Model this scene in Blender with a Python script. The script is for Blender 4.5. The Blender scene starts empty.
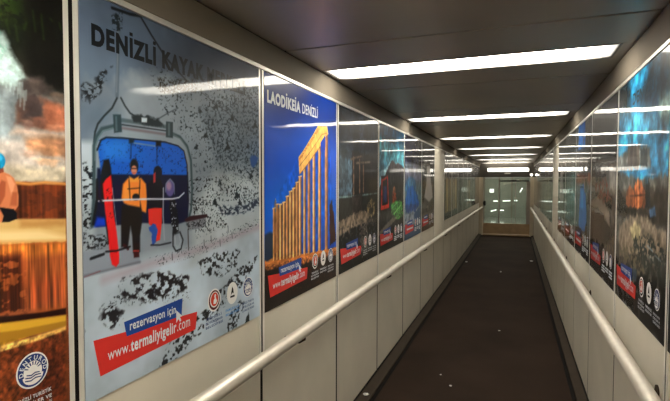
import bpy, bmesh, math, random
import numpy as np
from mathutils import Vector, Matrix
S = bpy.context.scene
COL = S.collection

# ------------------------------------------------------------------ camera
cam_data = bpy.data.cameras.new('camera')
cam = bpy.data.objects.new('camera', cam_data); COL.objects.link(cam)
F_PX, YAW, PITCH, ROLL = 469.6, 0.3670, 0.0366, 0.0017
cam_data.sensor_width = 36.0; cam_data.lens = F_PX * 36.0 / 670.0
cam_data.clip_start = 0.02; cam_data.clip_end = 100
cy, sy = math.cos(YAW), math.sin(YAW)
fwd = Vector((-sy*math.cos(PITCH), cy*math.cos(PITCH), -math.sin(PITCH)))
rgt = Vector((cy, sy, 0)); up = rgt.cross(fwd)
r2 = rgt*math.cos(ROLL) + up*math.sin(ROLL); u2 = -rgt*math.sin(ROLL) + up*math.cos(ROLL)
mw = Matrix((r2, u2, -fwd)).transposed().to_4x4(); mw.translation = Vector((0, 0, 1.68))
cam.matrix_world = mw
S.camera = cam
# ------------------------------------------------------------------ world, exposure
w = bpy.data.worlds.new('world'); S.world = w; w.use_nodes = True
w.node_tree.nodes['Background'].inputs[0].default_value = (.03, .03, .03, 1)
w.node_tree.nodes['Background'].inputs[1].default_value = 0.3
S.view_settings.view_transform = 'Standard'; S.view_settings.look = 'None'
S.view_settings.gamma = 1.0; S.view_settings.use_curve_mapping = False
S.view_settings.exposure = 0.0
LIGHT = 22.0          # radiance of the ceiling diffusers
GAIN = 1.15            # print reflectance against photographed brightness
try:
    S.cycles.max_bounces = 10; S.cycles.diffuse_bounces = 5; S.cycles.glossy_bounces = 6
    S.cycles.transparent_max_bounces = 12; S.cycles.sample_clamp_indirect = 6.0
    S.cycles.caustics_reflective = False; S.cycles.caustics_refractive = False
except Exception: pass

WB = (.98, 1.04, 1.17)  # the prints' colours seen under the warm lamps
# ------------------------------------------------------------------ dimensions
XL, XR = -1.112, 0.539
ZC = 2.34
ZB, ZT = 1.062, 2.204
YB, YE = -4.0, 16.0
L0 = 0.926; LP = 1.0
R0 = 2.07 - .98; RP = 0.98          # right frame k: R0 + k*RP

# ------------------------------------------------------------------ helpers
def lin(c):
    return tuple(((v/255.0)/12.92 if v/255.0 <= .04045 else (((v/255.0)+.055)/1.055)**2.4) for v in c)
def mat(name, col, rough=.5, metal=0.0, spec=.5, coat=0.0, coat_rough=.05, noise=0.0, nscale=8.0, nstretch=(1,1,1), bump=0.0, bscale=20, rvar=0.0, emit=None, estr=0):
    m = bpy.data.materials.new(name); m.use_nodes = True
    nt = m.node_tree; b = nt.nodes['Principled BSDF']
    b.inputs['Base Color'].default_value = (*col, 1); b.inputs['Roughness'].default_value = rough
    b.inputs['Metallic'].default_value = metal; b.inputs['Specular IOR Level'].default_value = spec
    b.inputs['Coat Weight'].default_value = coat; b.inputs['Coat Roughness'].default_value = coat_rough
    if emit: b.inputs['Emission Color'].default_value = (*emit, 1); b.inputs['Emission Strength'].default_value = estr
    if noise or rvar or bump:
        g = nt.nodes.new('ShaderNodeNewGeometry'); mp = nt.nodes.new('ShaderNodeMapping'); mp.inputs['Scale'].default_value = nstretch
        nt.links.new(g.outputs['Position'], mp.inputs['Vector'])
        n = nt.nodes.new('ShaderNodeTexNoise'); n.inputs['Scale'].default_value = nscale; n.inputs['Detail'].default_value = 5
        nt.links.new(mp.outputs[0], n.inputs['Vector'])
        if noise:
            r = nt.nodes.new('ShaderNodeMapRange'); r.inputs[1].default_value = .3; r.inputs[2].default_value = .7
            r.inputs[3].default_value = 1-noise; r.inputs[4].default_value = 1+noise
            nt.links.new(n.outputs[0], r.inputs[0])
            x = nt.nodes.new('ShaderNodeVectorMath'); x.operation = 'SCALE'; x.inputs[0].default_value = col
            nt.links.new(r.outputs[0], x.inputs['Scale']); nt.links.new(x.outputs[0], b.inputs['Base Color'])
        if rvar:
            r = nt.nodes.new('ShaderNodeMapRange'); r.inputs[1].default_value = .3; r.inputs[2].default_value = .7
            r.inputs[3].default_value = rough-rvar; r.inputs[4].default_value = rough+rvar
            nt.links.new(n.outputs[0], r.inputs[0]); nt.links.new(r.outputs[0], b.inputs['Roughness'])
        if bump:
            n2 = nt.nodes.new('ShaderNodeTexNoise'); n2.inputs['Scale'].default_value = bscale; n2.inputs['Detail'].default_value = 3
            nt.links.new(mp.outputs[0], n2.inputs['Vector'])
            bp = nt.nodes.new('ShaderNodeBump'); bp.inputs['Strength'].default_value = 1.0; bp.inputs['Distance'].default_value = bump
            nt.links.new(n2.outputs[0], bp.inputs['Height']); nt.links.new(bp.outputs[0], b.inputs['Normal'])
    b.inputs['Coat IOR'].default_value = 1.25
    return m
def wavy_coat(m, dist):
    """Slow unevenness of the laminated sheet: it bends the mirror image in the gloss layer only."""
    nt = m.node_tree; b = nt.nodes['Principled BSDF']
    g = nt.nodes.new('ShaderNodeNewGeometry')
    mp = nt.nodes.new('ShaderNodeMapping'); mp.inputs['Scale'].default_value = (1, 1.5, .6)
    nt.links.new(g.outputs['Position'], mp.inputs['Vector'])
    n = nt.nodes.new('ShaderNodeTexNoise'); n.inputs['Scale'].default_value = 2.2; n.inputs['Detail'].default_value = 1.5
    nt.links.new(mp.outputs[0], n.inputs['Vector'])
    bp = nt.nodes.new('ShaderNodeBump'); bp.inputs['Strength'].default_value = 1; bp.inputs['Distance'].default_value = dist
    nt.links.new(n.outputs[0], bp.inputs['Height']); nt.links.new(bp.outputs[0], b.inputs['Coat Normal'])

M = {}
M['panel'] = mat('cladding_panel', (.62, .575, .475), .5, spec=.3, noise=.06, nscale=3)
M['frame'] = mat('satin_aluminium', (.78, .75, .68), .38, metal=.35, noise=.06, nscale=6)
M['gap'] = mat('dark_joint', (.006, .005, .0045), .8, spec=.1)
M['fascia'] = mat('fascia_panel', (.24, .208, .165), .7, spec=.06, noise=.07, nscale=2.5)
M['ceiling'] = mat('ceiling_metal', (.50, .45, .385), .38, metal=.45, noise=.12, nscale=2.2, nstretch=(1, .6, 1), rvar=.05)
M['steel'] = mat('brushed_rail', (.68, .63, .54), .42, metal=.45, noise=.05, nscale=20)
M['floor'] = mat('floor_carpet', (.026, .0155, .0105), .8, spec=.10, noise=.28, nscale=1.6, bump=.0012, bscale=160)
M['skirt'] = mat('skirting_metal', (.05, .038, .028), .75, spec=.08, noise=.1, nscale=9)
M['black'] = mat('black_plastic', (.012, .012, .013), .4)
M['housing'] = mat('lamp_housing', (.30, .29, .27), .4, metal=.5, noise=.04, nscale=9)
M['diff'] = mat('lamp_diffuser', (.8, .8, .78), .5, emit=(1.0, .93, .80), estr=LIGHT)
def lamp_fade(m, LIGHT):
    nt = m.node_tree; b = nt.nodes['Principled BSDF']; t = nt.nodes.new('ShaderNodeTexCoord'); sp = nt.nodes.new('ShaderNodeSeparateXYZ')
    nt.links.new(t.outputs['Object'], sp.inputs[0]); a = nt.nodes.new('ShaderNodeMath'); a.operation = 'ABSOLUTE'; nt.links.new(sp.outputs[0], a.inputs[0])
    r = nt.nodes.new('ShaderNodeMapRange'); r.interpolation_type = 'SMOOTHSTEP'; r.inputs[1].default_value = .50; r.inputs[2].default_value = .765
    r.inputs[3].default_value = LIGHT; r.inputs[4].default_value = LIGHT*.03; nt.links.new(a.outputs[0], r.inputs[0]); nt.links.new(r.outputs[0], b.inputs['Emission Strength']); return m
M['diff2'] = mat('bar_light_diffuser', (.8, .8, .78), .5, emit=(1.0, .93, .80), estr=7.0)
STRIPS = [lamp_fade(mat('strip_diffuser', (.8, .8, .78), .5, emit=(1.0, .93, .80), estr=LIGHT), LIGHT*q) for q in (1.22, 1.0, .62, .42)]
M['glow'] = mat('added_streak_glow', (.8, .8, .78), .5, emit=(.93, 1.0, .93), estr=2.5)  # glow for the added streak bars behind the doors, no real lamp
M['bulk'] = mat('bulkhead_metal', (.07, .062, .052), .4, metal=.4, noise=.1, nscale=4)
M['jamb'] = mat('beige_jamb', (.66, .58, .44), .4, noise=.05, nscale=5, coat=.2, coat_rough=.2)
M['kick'] = mat('bronze_kick_plate', (.46, .32, .18), .42, metal=.35, noise=.16, nscale=5, rvar=.08)
M['lobby'] = mat('lobby_wall', (.47, .51, .47), .5, noise=.06, nscale=2)
M['lobbyfloor'] = mat('lobby_floor', (.42, .46, .43), .10, noise=.1, nscale=3, bump=.002, bscale=9)
M['paper'] = mat('scrap_paper', (.7, .68, .64), .7, noise=.05, nscale=50)
M['white'] = mat('print_white', (.78, .78, .76), .4, noise=.02, nscale=30, coat=.6, coat_rough=.06)
M['plate'] = mat('grey_plate', (.42, .38, .33), .45, noise=.05, nscale=12)
def ink(name, c, g=1.0):
    l = lin(c); return mat(name, tuple(min(.92, v*GAIN*g*q) for v, q in zip(l, WB)), .42, spec=.15, noise=.02, nscale=30, coat=1.0, coat_rough=.05)
M['red'] = ink('banner_red', (200, 44, 36)); M['blue'] = ink('tab_blue', (24, 62, 128)); M['ink_white'] = ink('ink_white', (205, 205, 200))
M['ink_black'] = ink('ink_black', (16, 18, 20)); M['ink_navy'] = ink('ink_navy', (30, 50, 100)); M['ink_sky'] = ink('ink_sky', (70, 130, 180))
M['ink_dark'] = ink('ink_teal', (18, 44, 56)); M['ink_ring'] = ink('ink_ring', (80, 16, 18)); M['ink_orange'] = ink('ink_orange', (196, 60, 34))
def glass_mat():
    m = bpy.data.materials.new('door_glass'); m.use_nodes = True; nt = m.node_tree
    for n in list(nt.nodes): nt.nodes.remove(n)
    o = nt.nodes.new('ShaderNodeOutputMaterial'); mx = nt.nodes.new('ShaderNodeMixShader')
    t = nt.nodes.new('ShaderNodeBsdfTransparent'); t.inputs[0].default_value = (.82, .85, .80, 1)
    g = nt.nodes.new('ShaderNodeBsdfGlossy'); g.inputs['Roughness'].default_value = .03
    f = nt.nodes.new('ShaderNodeFresnel'); f.inputs[0].default_value = 1.5
    nt.links.new(f.outputs[0], mx.inputs[0]); nt.links.new(t.outputs[0], mx.inputs[1]); nt.links.new(g.outputs[0], mx.inputs[2])
    nt.links.new(mx.outputs[0], o.inputs[0]); return m
M['glass'] = glass_mat()
def art_mat():
    m = bpy.data.materials.new('printed_picture'); m.use_nodes = True; nt = m.node_tree; b = nt.nodes['Principled BSDF']
    a = nt.nodes.new('ShaderNodeAttribute'); a.attribute_name = 'ink'; nt.links.new(a.outputs['Color'], b.inputs['Base Color'])
    b.inputs['Roughness'].default_value = .45; b.inputs['Specular IOR Level'].default_value = .15
    b.inputs['Coat Weight'].default_value = 1.0; b.inputs['Coat Roughness'].default_value = .045; b.inputs['Coat IOR'].default_value = 1.25
    wavy_coat(m, .0035); return m
M['art'] = art_mat()
for k in ('red', 'blue', 'ink_white', 'ink_black', 'ink_navy', 'ink_sky', 'ink_dark'): wavy_coat(M[k], .0035)

def obj(name, bm, m, parent=None, smooth=False):
    me = bpy.data.meshes.new(name); bm.to_mesh(me); bm.free(); me.materials.append(m)
    if smooth:
        for p in me.polygons: p.use_smooth = True
    o = bpy.data.objects.new(name, me); COL.objects.link(o)
    if parent: o.parent = parent
    return o
def link(name, me, parent=None):
    o = bpy.data.objects.new(name, me); COL.objects.link(o)
    if parent: o.parent = parent
    return o
def bx(bm, x0, x1, y0, y1, z0, z1, bev=0.0):
    r = bmesh.ops.create_cube(bm, size=1.0)
    for v in r['verts']:
        v.co = Vector(((x0+x1)/2 + v.co.x*(x1-x0), (y0+y1)/2 + v.co.y*(y1-y0), (z0+z1)/2 + v.co.z*(z1-z0)))
    if bev:
        es = list({e for v in r['verts'] for e in v.link_edges})
        bmesh.ops.bevel(bm, geom=es, offset=bev, segments=2, affect='EDGES', profile=.6)
def box(name, x0, x1, y0, y1, z0, z1, m, parent=None, bev=0.0):
    bm = bmesh.new(); bx(bm, x0, x1, y0, y1, z0, z1, bev); return obj(name, bm, m, parent)
def prism(bm, prof, y0, y1):
    """profile of (x,z) points swept along Y"""
    a = [bm.verts.new((x, y0, z)) for x, z in prof]; b = [bm.verts.new((x, y1, z)) for x, z in prof]
    n = len(prof)
    for i in range(n): bm.faces.new((a[i], a[(i+1) % n], b[(i+1) % n], b[i]))
    bm.faces.new(a[::-1]); bm.faces.new(b); bmesh.ops.recalc_face_normals(bm, faces=bm.faces)
def tube(bm, pts, r, seg=16, cap=True):
    pts = [Vector(p) for p in pts]; rings = []
    for i, p in enumerate(pts):
        t = ((pts[min(i+1, len(pts)-1)] - pts[i]).normalized() + (pts[i] - pts[max(i-1, 0)]).normalized()).normalized()
        a = t.orthogonal().normalized() if not rings else (rings[-1][1] - t*rings[-1][1].dot(t)).normalized()
        b = t.cross(a); vs = [bm.verts.new(p + (a*math.cos(k*2*math.pi/seg) + b*math.sin(k*2*math.pi/seg))*r) for k in range(seg)]
        rings.append((vs, a))
    for (v0, _), (v1, _) in zip(rings, rings[1:]):
        for k in range(seg): bm.faces.new((v0[k], v0[(k+1) % seg], v1[(k+1) % seg], v1[k]))
    if cap: bm.faces.new(rings[0][0][::-1]); bm.faces.new(rings[-1][0])
    bmesh.ops.recalc_face_normals(bm, faces=bm.faces)
def struct(o): o['kind'] = 'structure'; return o
def tag(o, label, cat, group=None):
    o['label'] = label; o['category'] = cat
    if group: o['group'] = group
    return o
def empty(name, loc):
    o = bpy.data.objects.new(name, None); COL.objects.link(o); o.location = loc; o.empty_display_size = .1; return o

# ------------------------------------------------------------------ the setting
struct(box('floor', -1.30, .72, YB, YE+.12, -.06, 0, M['floor']))
# walls: backing with dark joints showing between separate cladding sheets
def wall(side):
    x = XL if side == 'left' else XR; s = -1 if side == 'left' else 1
    o = struct(box('wall_'+side, *sorted((x+s*.012, x+s*.15)), YB, YE+.12, -.06, ZC+.12, M['gap']))
    y0, p = (L0, LP) if side == 'left' else (R0, RP)
    bm = bmesh.new(); ks = range(-5, 17)
    for k in ks:
        a, b = y0+k*p, y0+(k+1)*p
        a, b = max(a, YB), min(b, YE)
        if b-a < .05: continue
        art = k not in BLANK
        bx(bm, *sorted((x, x+s*.011)), a+.012, b-.012, .02, (ZB-.003 if art else ZT+.01), .0015)
        if art: bx(bm, *sorted((x+s*.004, x+s*.011)), a+.02, b-.02, ZB-.002, ZT+.01)
    c = struct(obj('wall_'+side, bm, M['panel']))
    # vertical frame strips either side of every joint
    bm = bmesh.new()
    for k in range(-4, 17):
        y = y0+k*p
        if y > YE-.05 or y < YB+.1: continue
        for a in (-.023, .007):
            bx(bm, *sorted((x-s*.004, x+s*.011)), y+a, y+a+.016, .86, ZT+.006, .001)
    struct(obj('trim_1' if side == 'left' else 'trim_2', bm, M['frame']))
    bm = bmesh.new()
    for k in range(-4, 17):
        y = y0+k*p
        if y > YE-.05 or y < YB+.1: continue
        bx(bm, *sorted((x-s*.0025, x+s*.011)), y-.0068, y+.0068, .86, ZT+.004); bx(bm, *sorted((x+s*.0015, x+s*.011)), y-.0118, y+.0118, .02, .859)
    struct(obj('trim_9' if side == 'left' else 'trim_10', bm, M['gap']))
    # head rail over the pictures, then the sloping fascia and a shadow gap at the ceiling
    struct(box('trim_3' if side == 'left' else 'trim_4', *sorted((x-s*.010, x+s*.011)), YB, YE, ZT+.003, ZT+.022, M['frame'], bev=.002))
    bm = bmesh.new(); prism(bm, [(x, ZT+.022), (x-s*.012, ZT+.022), (x-s*.032, ZC-.007), (x+s*.01, ZC-.005)], YB, YE)
    struct(obj('trim_5' if side == 'left' else 'trim_6', bm, M['fascia']))
    # skirting: sloping strip standing off the floor with a dark recess before the carpet
    bm = bmesh.new(); w_ = .085 if side == 'left' else .075
    prism(bm, [(x, .0), (x, .042), (x-s*.008, .045), (x-s*.018, .041), (x-s*(w_-.012), .024), (x-s*w_, .020), (x-s*w_, .0)], YB, YE)
    struct(obj('baseboard_'+side, bm, M['skirt']))
    struct(box('baseboard_'+side, *sorted((x-s*w_, x-s*(w_+.03))), YB, YE, -.001, .004, M['gap']))
    struct(box('baseboard_'+side, *sorted((x-s*.0005, x-s*.012)), YB, YE, .045, .053, M['gap']))
BLANK = {6, 7} if False else {6}
wall('left')
wall('right')
struct(box('wall_back', XL-.15, XR+.15, YB-.1, YB, -.06, ZC+.12, M['panel']))
# ceiling: metal panels with open joints every 1.1 m, the lamp openings cut between them
SEAM0, SP = 2.13, 1.10
LAMPS = [2.70 + 2.2*i for i in range(-3, 7)]
LX0, LX1, LHW = -1.068, .462, .135
bm = bmesh.new()
k = -6
while SEAM0 + k*SP < YE:
    a, b = max(YB, SEAM0+k*SP+.009), min(YE, SEAM0+(k+1)*SP-.009)
    lamp = [y for y in LAMPS if a < y < b]
    if lamp and b-a > .4:
        y = lamp[0]
        bx(bm, XL+.024, XR-.024, a, y-LHW, ZC, ZC+.02, .003); bx(bm, XL+.024, XR-.024, y+LHW, b, ZC, ZC+.02, .003)
        bx(bm, XL+.024, LX0, y-LHW, y+LHW, ZC, ZC+.02); bx(bm, LX1, XR-.024, y-LHW, y+LHW, ZC, ZC+.02)
    elif b-a > .02: bx(bm, XL+.024, XR-.024, a, b, ZC, ZC+.02, .003)
    k += 1
struct(obj('ceiling', bm, M['ceiling']))
struct(box('ceiling', XL-.15, XR+.15, YB-.1, YE+.12, ZC+.12, ZC+.16, M['gap']))
# ------------------------------------------------------------------ end portal with glass doors
struct(box('trim_7', XL, -.985, YE, YE+.12, 0, 1.89, M['jamb'], bev=.004))
struct(box('trim_8', .432, XR, YE, YE+.12, 0, 1.89, M['jamb'], bev=.004))
struct(box('wall_front', XL-.15, XR+.15, YE, YE+.12, 1.89, ZC+.12, M['bulk']))
struct(box('floor', -.985, .432, YE+.0, YE+.26, -.02, .035, M['kick'], bev=.004))
door = struct(empty('door_1', (0, YE+.16, .035)))
def dpart(n, x0, x1, y0, y1, z0, z1, m, b=.003): return box(n, x0, x1, y0, y1, z0-.035, z1-.035, m, door, b)
dpart('kick_plate', -.985, .432, -.03, .03, .045, .385, M['kick'])
dpart('glass_pane', -.960, -.515, -.006, .006, .385, 1.84, M['glass'], 0)
dpart('glass_pane', -.480, -.010, -.006, .006, .385, 1.745, M['glass'], 0)
dpart('glass_pane', .010, .325, -.006, .006, .385, 1.745, M['glass'], 0)
dpart('glass_pane', -.480, .39, -.006, .006, 1.785, 1.86, M['glass'], 0)
dpart('door_frame', -.515, -.480, -.03, .03, .385, 1.89, M['plate'])
dpart('door_frame', -.010, .010, -.02, .02, .385, 1.745, M['plate'])
dpart('door_frame', .325, .432, -.03, .03, .385, 1.745, M['plate'])
dpart('door_frame', -.985, -.960, -.03, .03, .385, 1.89, M['plate'])
dpart('door_header', -.480, .39, -.04, .04, 1.745, 1.785, M['black'])
dpart('door_sensor', -.13, .03, -.075, -.04, 1.76, 1.80, M['black'], .008)
# lobby behind the glass
struct(box('floor', -2.6, 2.4, YE+.26, YE+9, -.06, 0, M['lobbyfloor']))
struct(box('wall_lobby', -2.6, 2.4, YE+9, YE+9.1, 0, 2.7, M['lobby']))
struct(box('wall_lobby', -2.7, -2.6, YE+.26, YE+9.1, 0, 2.7, M['lobby']))
struct(box('wall_lobby', 2.4, 2.5, YE+.26, YE+9.1, 0, 2.7, M['lobby']))
struct(box('wall_lobby', -2.7, XL-.15, YE+.12, YE+.26, 0, 2.7, M['lobby']))
struct(box('wall_lobby', XR+.15, 2.5, YE+.12, YE+.26, 0, 2.7, M['lobby']))
struct(box('ceiling_lobby', -2.7, 2.5, YE+.12, YE+9.1, 2.7, 2.75, M['bulk']))
for i in range(3):
    struct(box('wall_lobby', -1.5+i*1.3, -1.44+i*1.3, YE+8.90, YE+9.0, 0, 2.7, M['plate']))

# ------------------------------------------------------------------ lamps
def lamp(y, label):
    r = empty('ceiling_light', ((LX0+LX1)/2, y, ZC)); hx = (LX1-LX0)/2
    bm = bmesh.new()
    for a, b, c, d in ((-hx, hx, -LHW, -LHW+.012), (-hx, hx, LHW-.012, LHW), (-hx, -hx+.012, -LHW+.012, LHW-.012), (hx-.012, hx, -LHW+.012, LHW-.012)):
        bx(bm, a, b, c, d, -.002, .045)
    bx(bm, -hx, hx, -LHW, LHW, .045, .055)
    obj('housing', bm, M['housing'], r)
    bm = bmesh.new(); bx(bm, -hx+.012, hx-.012, -LHW+.012, LHW-.012, .004, .016, .003)
    obj('diffuser', bm, STRIPS[0 if y < 3 else 1 if y < 5 else 2 if y < 8 else 3], r)
    tag(r, label, 'ceiling light', 'recessed strip lights along the corridor ceiling'); return r
ORD = ['third strip light back over the start of the corridor, behind the viewer', 'second strip light back over the start of the corridor, behind the viewer', 'strip light just overhead of the viewer, level with the ski poster',
 'largest visible strip light, nearest the viewer, full length over the colonnade poster', 'second visible strip light from the viewer, over the next pair of ceiling panels',
 'third visible strip light from the viewer, above the paragliding and dancer posters', 'fourth visible strip light from the viewer, beside the plain beige wall panel',
 'fifth visible strip light from the viewer, a thin bar past the beige panel', 'sixth visible strip light from the viewer, thin bar before the last two', 'last recessed strip light, directly before the bulkhead over the doors']
for y, l in zip(LAMPS, ORD): lamp(y, l)
# bar light on the bulkhead above the doors
r = empty('bulkhead_light', (-.235, YE, 2.12))
box('housing', -.63, .63, -.03, 0, -.065, .065, M['housing'], r, .004)
bm = bmesh.new(); bx(bm, -.61, .61, -.085, -.03, -.052, .052, .03); obj('diffuser', bm, M['diff2'], r, True)
tag(r, 'bright bar light mounted on the dark bulkhead above the glass doors', 'wall light')
r = empty('wall_lamp', (.458, YE-.0, 1.955))
bm = bmesh.new(); bmesh.ops.create_cone(bm, segments=20, radius1=.04, radius2=.04, depth=.02, cap_ends=True)
bmesh.ops.rotate(bm, verts=bm.verts, matrix=Matrix.Rotation(math.pi/2, 3, 'X')); bmesh.ops.translate(bm, verts=bm.verts, vec=(0, -.01, 0)); obj('base', bm, M['housing'], r)
bm = bmesh.new(); bmesh.ops.create_uvsphere(bm, u_segments=20, v_segments=12, radius=.034)
for v in bm.verts: v.co.y = v.co.y*.9 - .035
obj('globe', bm, M['diff2'], r, True)
tag(r, 'small round white globe lamp above the right end of the doorway', 'wall light')
tag(box('ceiling_plate', -.34, -.16, YE-.012, YE, 1.985, 2.03, M['plate'], bev=.003), 'small blank grey plate on the bulkhead under the bar light', 'plate')
bm = bmesh.new(); bx(bm, -.965, -.895, YE-.11, YE+.03, .97, 1.12, .008)
r = empty('door_control', (-.93, YE-.04, 1.045))
bm.free(); box('case', -.035, .035, -.07, .07, -.075, .075, M['black'], r, .008); box('bracket', -.075, -.035, .045, .07, -.03, .03, M['black'], r, .002)
tag(r, 'small black control box where the left handrail meets the doorway', 'control box')
# lobby strip lights seen through and mirrored by the floor
for i, (x, y) in enumerate([(-1.5, 18.2), (-.3, 18.9), (-1.2, 20.6), (.2, 21.5), (1.2, 19.6), (-.6, 23.3)]):
    r = empty('lobby_light', (x, y, 2.7)); box('housing', -.5, .5, -.14, .14, -.04, 0, M['housing'], r, .004); box('diffuser', -.48, .48, -.12, .12, -.052, -.04, M['diff'], r)
    tag(r, 'ceiling bar light of the lobby ' + ['just behind the fixed pane', 'just behind the sliding leaves', 'midway on the fixed pane side', 'midway on the sliding leaf side', 'at the lobby side wall', 'deepest, near the back wall'][i], 'ceiling light', 'bar lights in the lobby beyond the doors')

for i, (x, z, w_, t_, l) in enumerate([(-.93, .80, .22, 0, 'short added glow streak on the lobby back wall seen through the fixed pane'), (-.42, .82, .36, .06, 'longest added glow streak on the lobby back wall behind the sliding leaf'),
        (.02, .84, .14, 0, 'small added glow spot on the lobby back wall near the leaf edge'), (-1.02, .32, .28, .28, 'lower tilted added glow streak on the lobby back wall behind the fixed pane'), (-.62, .34, .18, 0, 'lower short added glow streak on the lobby back wall behind the sliding leaf'),
        (.26, 1.36, .24, 1.1, 'steeply tilted added glow streak on the lobby back wall behind the second leaf'), (-1.12, 1.32, .20, 0, 'square added glow patch on the lobby back wall behind the fixed pane')]):
    r = empty('added_streak_bar', (x, YE+8.96, z)); r.rotation_euler = (0, -t_, 0); h_ = .09 if i == 6 else .028  # invented glowing bars, standing in for bright streaks in the door glass
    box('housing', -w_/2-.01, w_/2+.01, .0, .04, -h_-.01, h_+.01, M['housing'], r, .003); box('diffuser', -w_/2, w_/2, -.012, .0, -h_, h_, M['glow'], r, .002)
    tag(r, l, 'wall light', 'added glowing bars standing in for bright streaks in the door glass')
# ------------------------------------------------------------------ handrails
def handrail(side):
    s = -1 if side == 'left' else 1
    x, xw = (-1.0, XL) if side == 'left' else (.452, XR)
    z, r_ = .923, .030
    root = empty('handrail', (x, 0, z))
    bm = bmesh.new()
    e = YE-.28
    tube(bm, [(0, YB+.15, 0), (0, 2, 0), (0, 6, 0), (0, 11, 0), (0, e, 0)], r_, 20); obj('rail', bm, M['steel'], root, True)
    for y in (2.17, 3.95, 5.72, 7.5, 9.3, 11.1, 12.9, 14.7, .4, -1.4, -3.1):
        bm = bmesh.new(); wx = xw - x
        tube(bm, [(0, y, -.018), (0, y, -.045), (wx*.25, y, -.062), (wx-s*.004, y, -.064)], .007, 10)
        bmr = bmesh.ops.create_cone(bm, segments=16, radius1=.024, radius2=.024, depth=.006, cap_ends=True)
        bmesh.ops.rotate(bm, verts=bmr['verts'], matrix=Matrix.Rotation(math.pi/2, 3, 'Y')); bmesh.ops.translate(bm, verts=bmr['verts'], vec=(wx-s*.004, y, -.064))
        bk = obj('bracket', bm, M['skirt'], root, False); bk['label'] = 'dark bracket under the rail'
    bm = bmesh.new(); tube(bm, [(0, e-.004, 0), (0, e+.012, 0)], r_*1.08, 20); obj('end_cap', bm, M['steel'], root)
    tag(root, 'round brushed metal handrail along the ' + ('wall of the ski and colonnade posters' if side == 'left' else 'castle poster wall, nearest the right edge'), 'handrail')
handrail('left'); handrail('right')

# ------------------------------------------------------------------ printed pictures
AW, AH = .950, ZT-ZB
def hash2(i, j, seed):
    h = (i.astype(np.int64)*374761393 + j.astype(np.int64)*668265263 + seed*1442695041) & 0x7fffffff
    h = ((h ^ (h >> 13))*1274126177) & 0x7fffffff
    return ((h ^ (h >> 16)) & 0xffff)/65535.0
def vnoise(x, y, seed):
    i, j = np.floor(x), np.floor(y); fx, fy = x-i, y-j; fx = fx*fx*(3-2*fx); fy = fy*fy*(3-2*fy)
    a, b, c, d = hash2(i, j, seed), hash2(i+1, j, seed), hash2(i, j+1, seed), hash2(i+1, j+1, seed)
    return (a*(1-fx)+b*fx)*(1-fy) + (c*(1-fx)+d*fx)*fy
def fbm(x, y, seed, o=3):
    t, a, n = 0, .5, 0
    for k in range(o): t = t + a*vnoise(x*2**k+17*k, y*2**k+31*k, seed+k*7); n += a; a *= .5
    return t/n
def sd_poly(X, Y, P):
    d = np.full(X.shape, 1e9); ins = np.zeros(X.shape, bool); n = len(P)
    for i in range(n):
        (ax, ay), (bx_, by_) = P[i], P[(i+1) % n]; ex, ey = bx_-ax, by_-ay; L2 = ex*ex+ey*ey+1e-12
        t = np.clip(((X-ax)*ex+(Y-ay)*ey)/L2, 0, 1); d = np.minimum(d, (X-ax-t*ex)**2+(Y-ay-t*ey)**2)
        if abs(ey) > 1e-9: ins ^= ((ay > Y) != (by_ > Y)) & (X < (bx_-ax)*(Y-ay)/ey+ax)
    d = np.sqrt(d); return np.where(ins, -d, d)
def sd_line(X, Y, P):
    d = np.full(X.shape, 1e9)
    for (ax, ay), (bx_, by_) in zip(P, P[1:]):
        ex, ey = bx_-ax, by_-ay; L2 = ex*ex+ey*ey+1e-12; t = np.clip(((X-ax)*ex+(Y-ay)*ey)/L2, 0, 1)
        d = np.minimum(d, (X-ax-t*ex)**2+(Y-ay-t*ey)**2)
    return np.sqrt(d)
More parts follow.
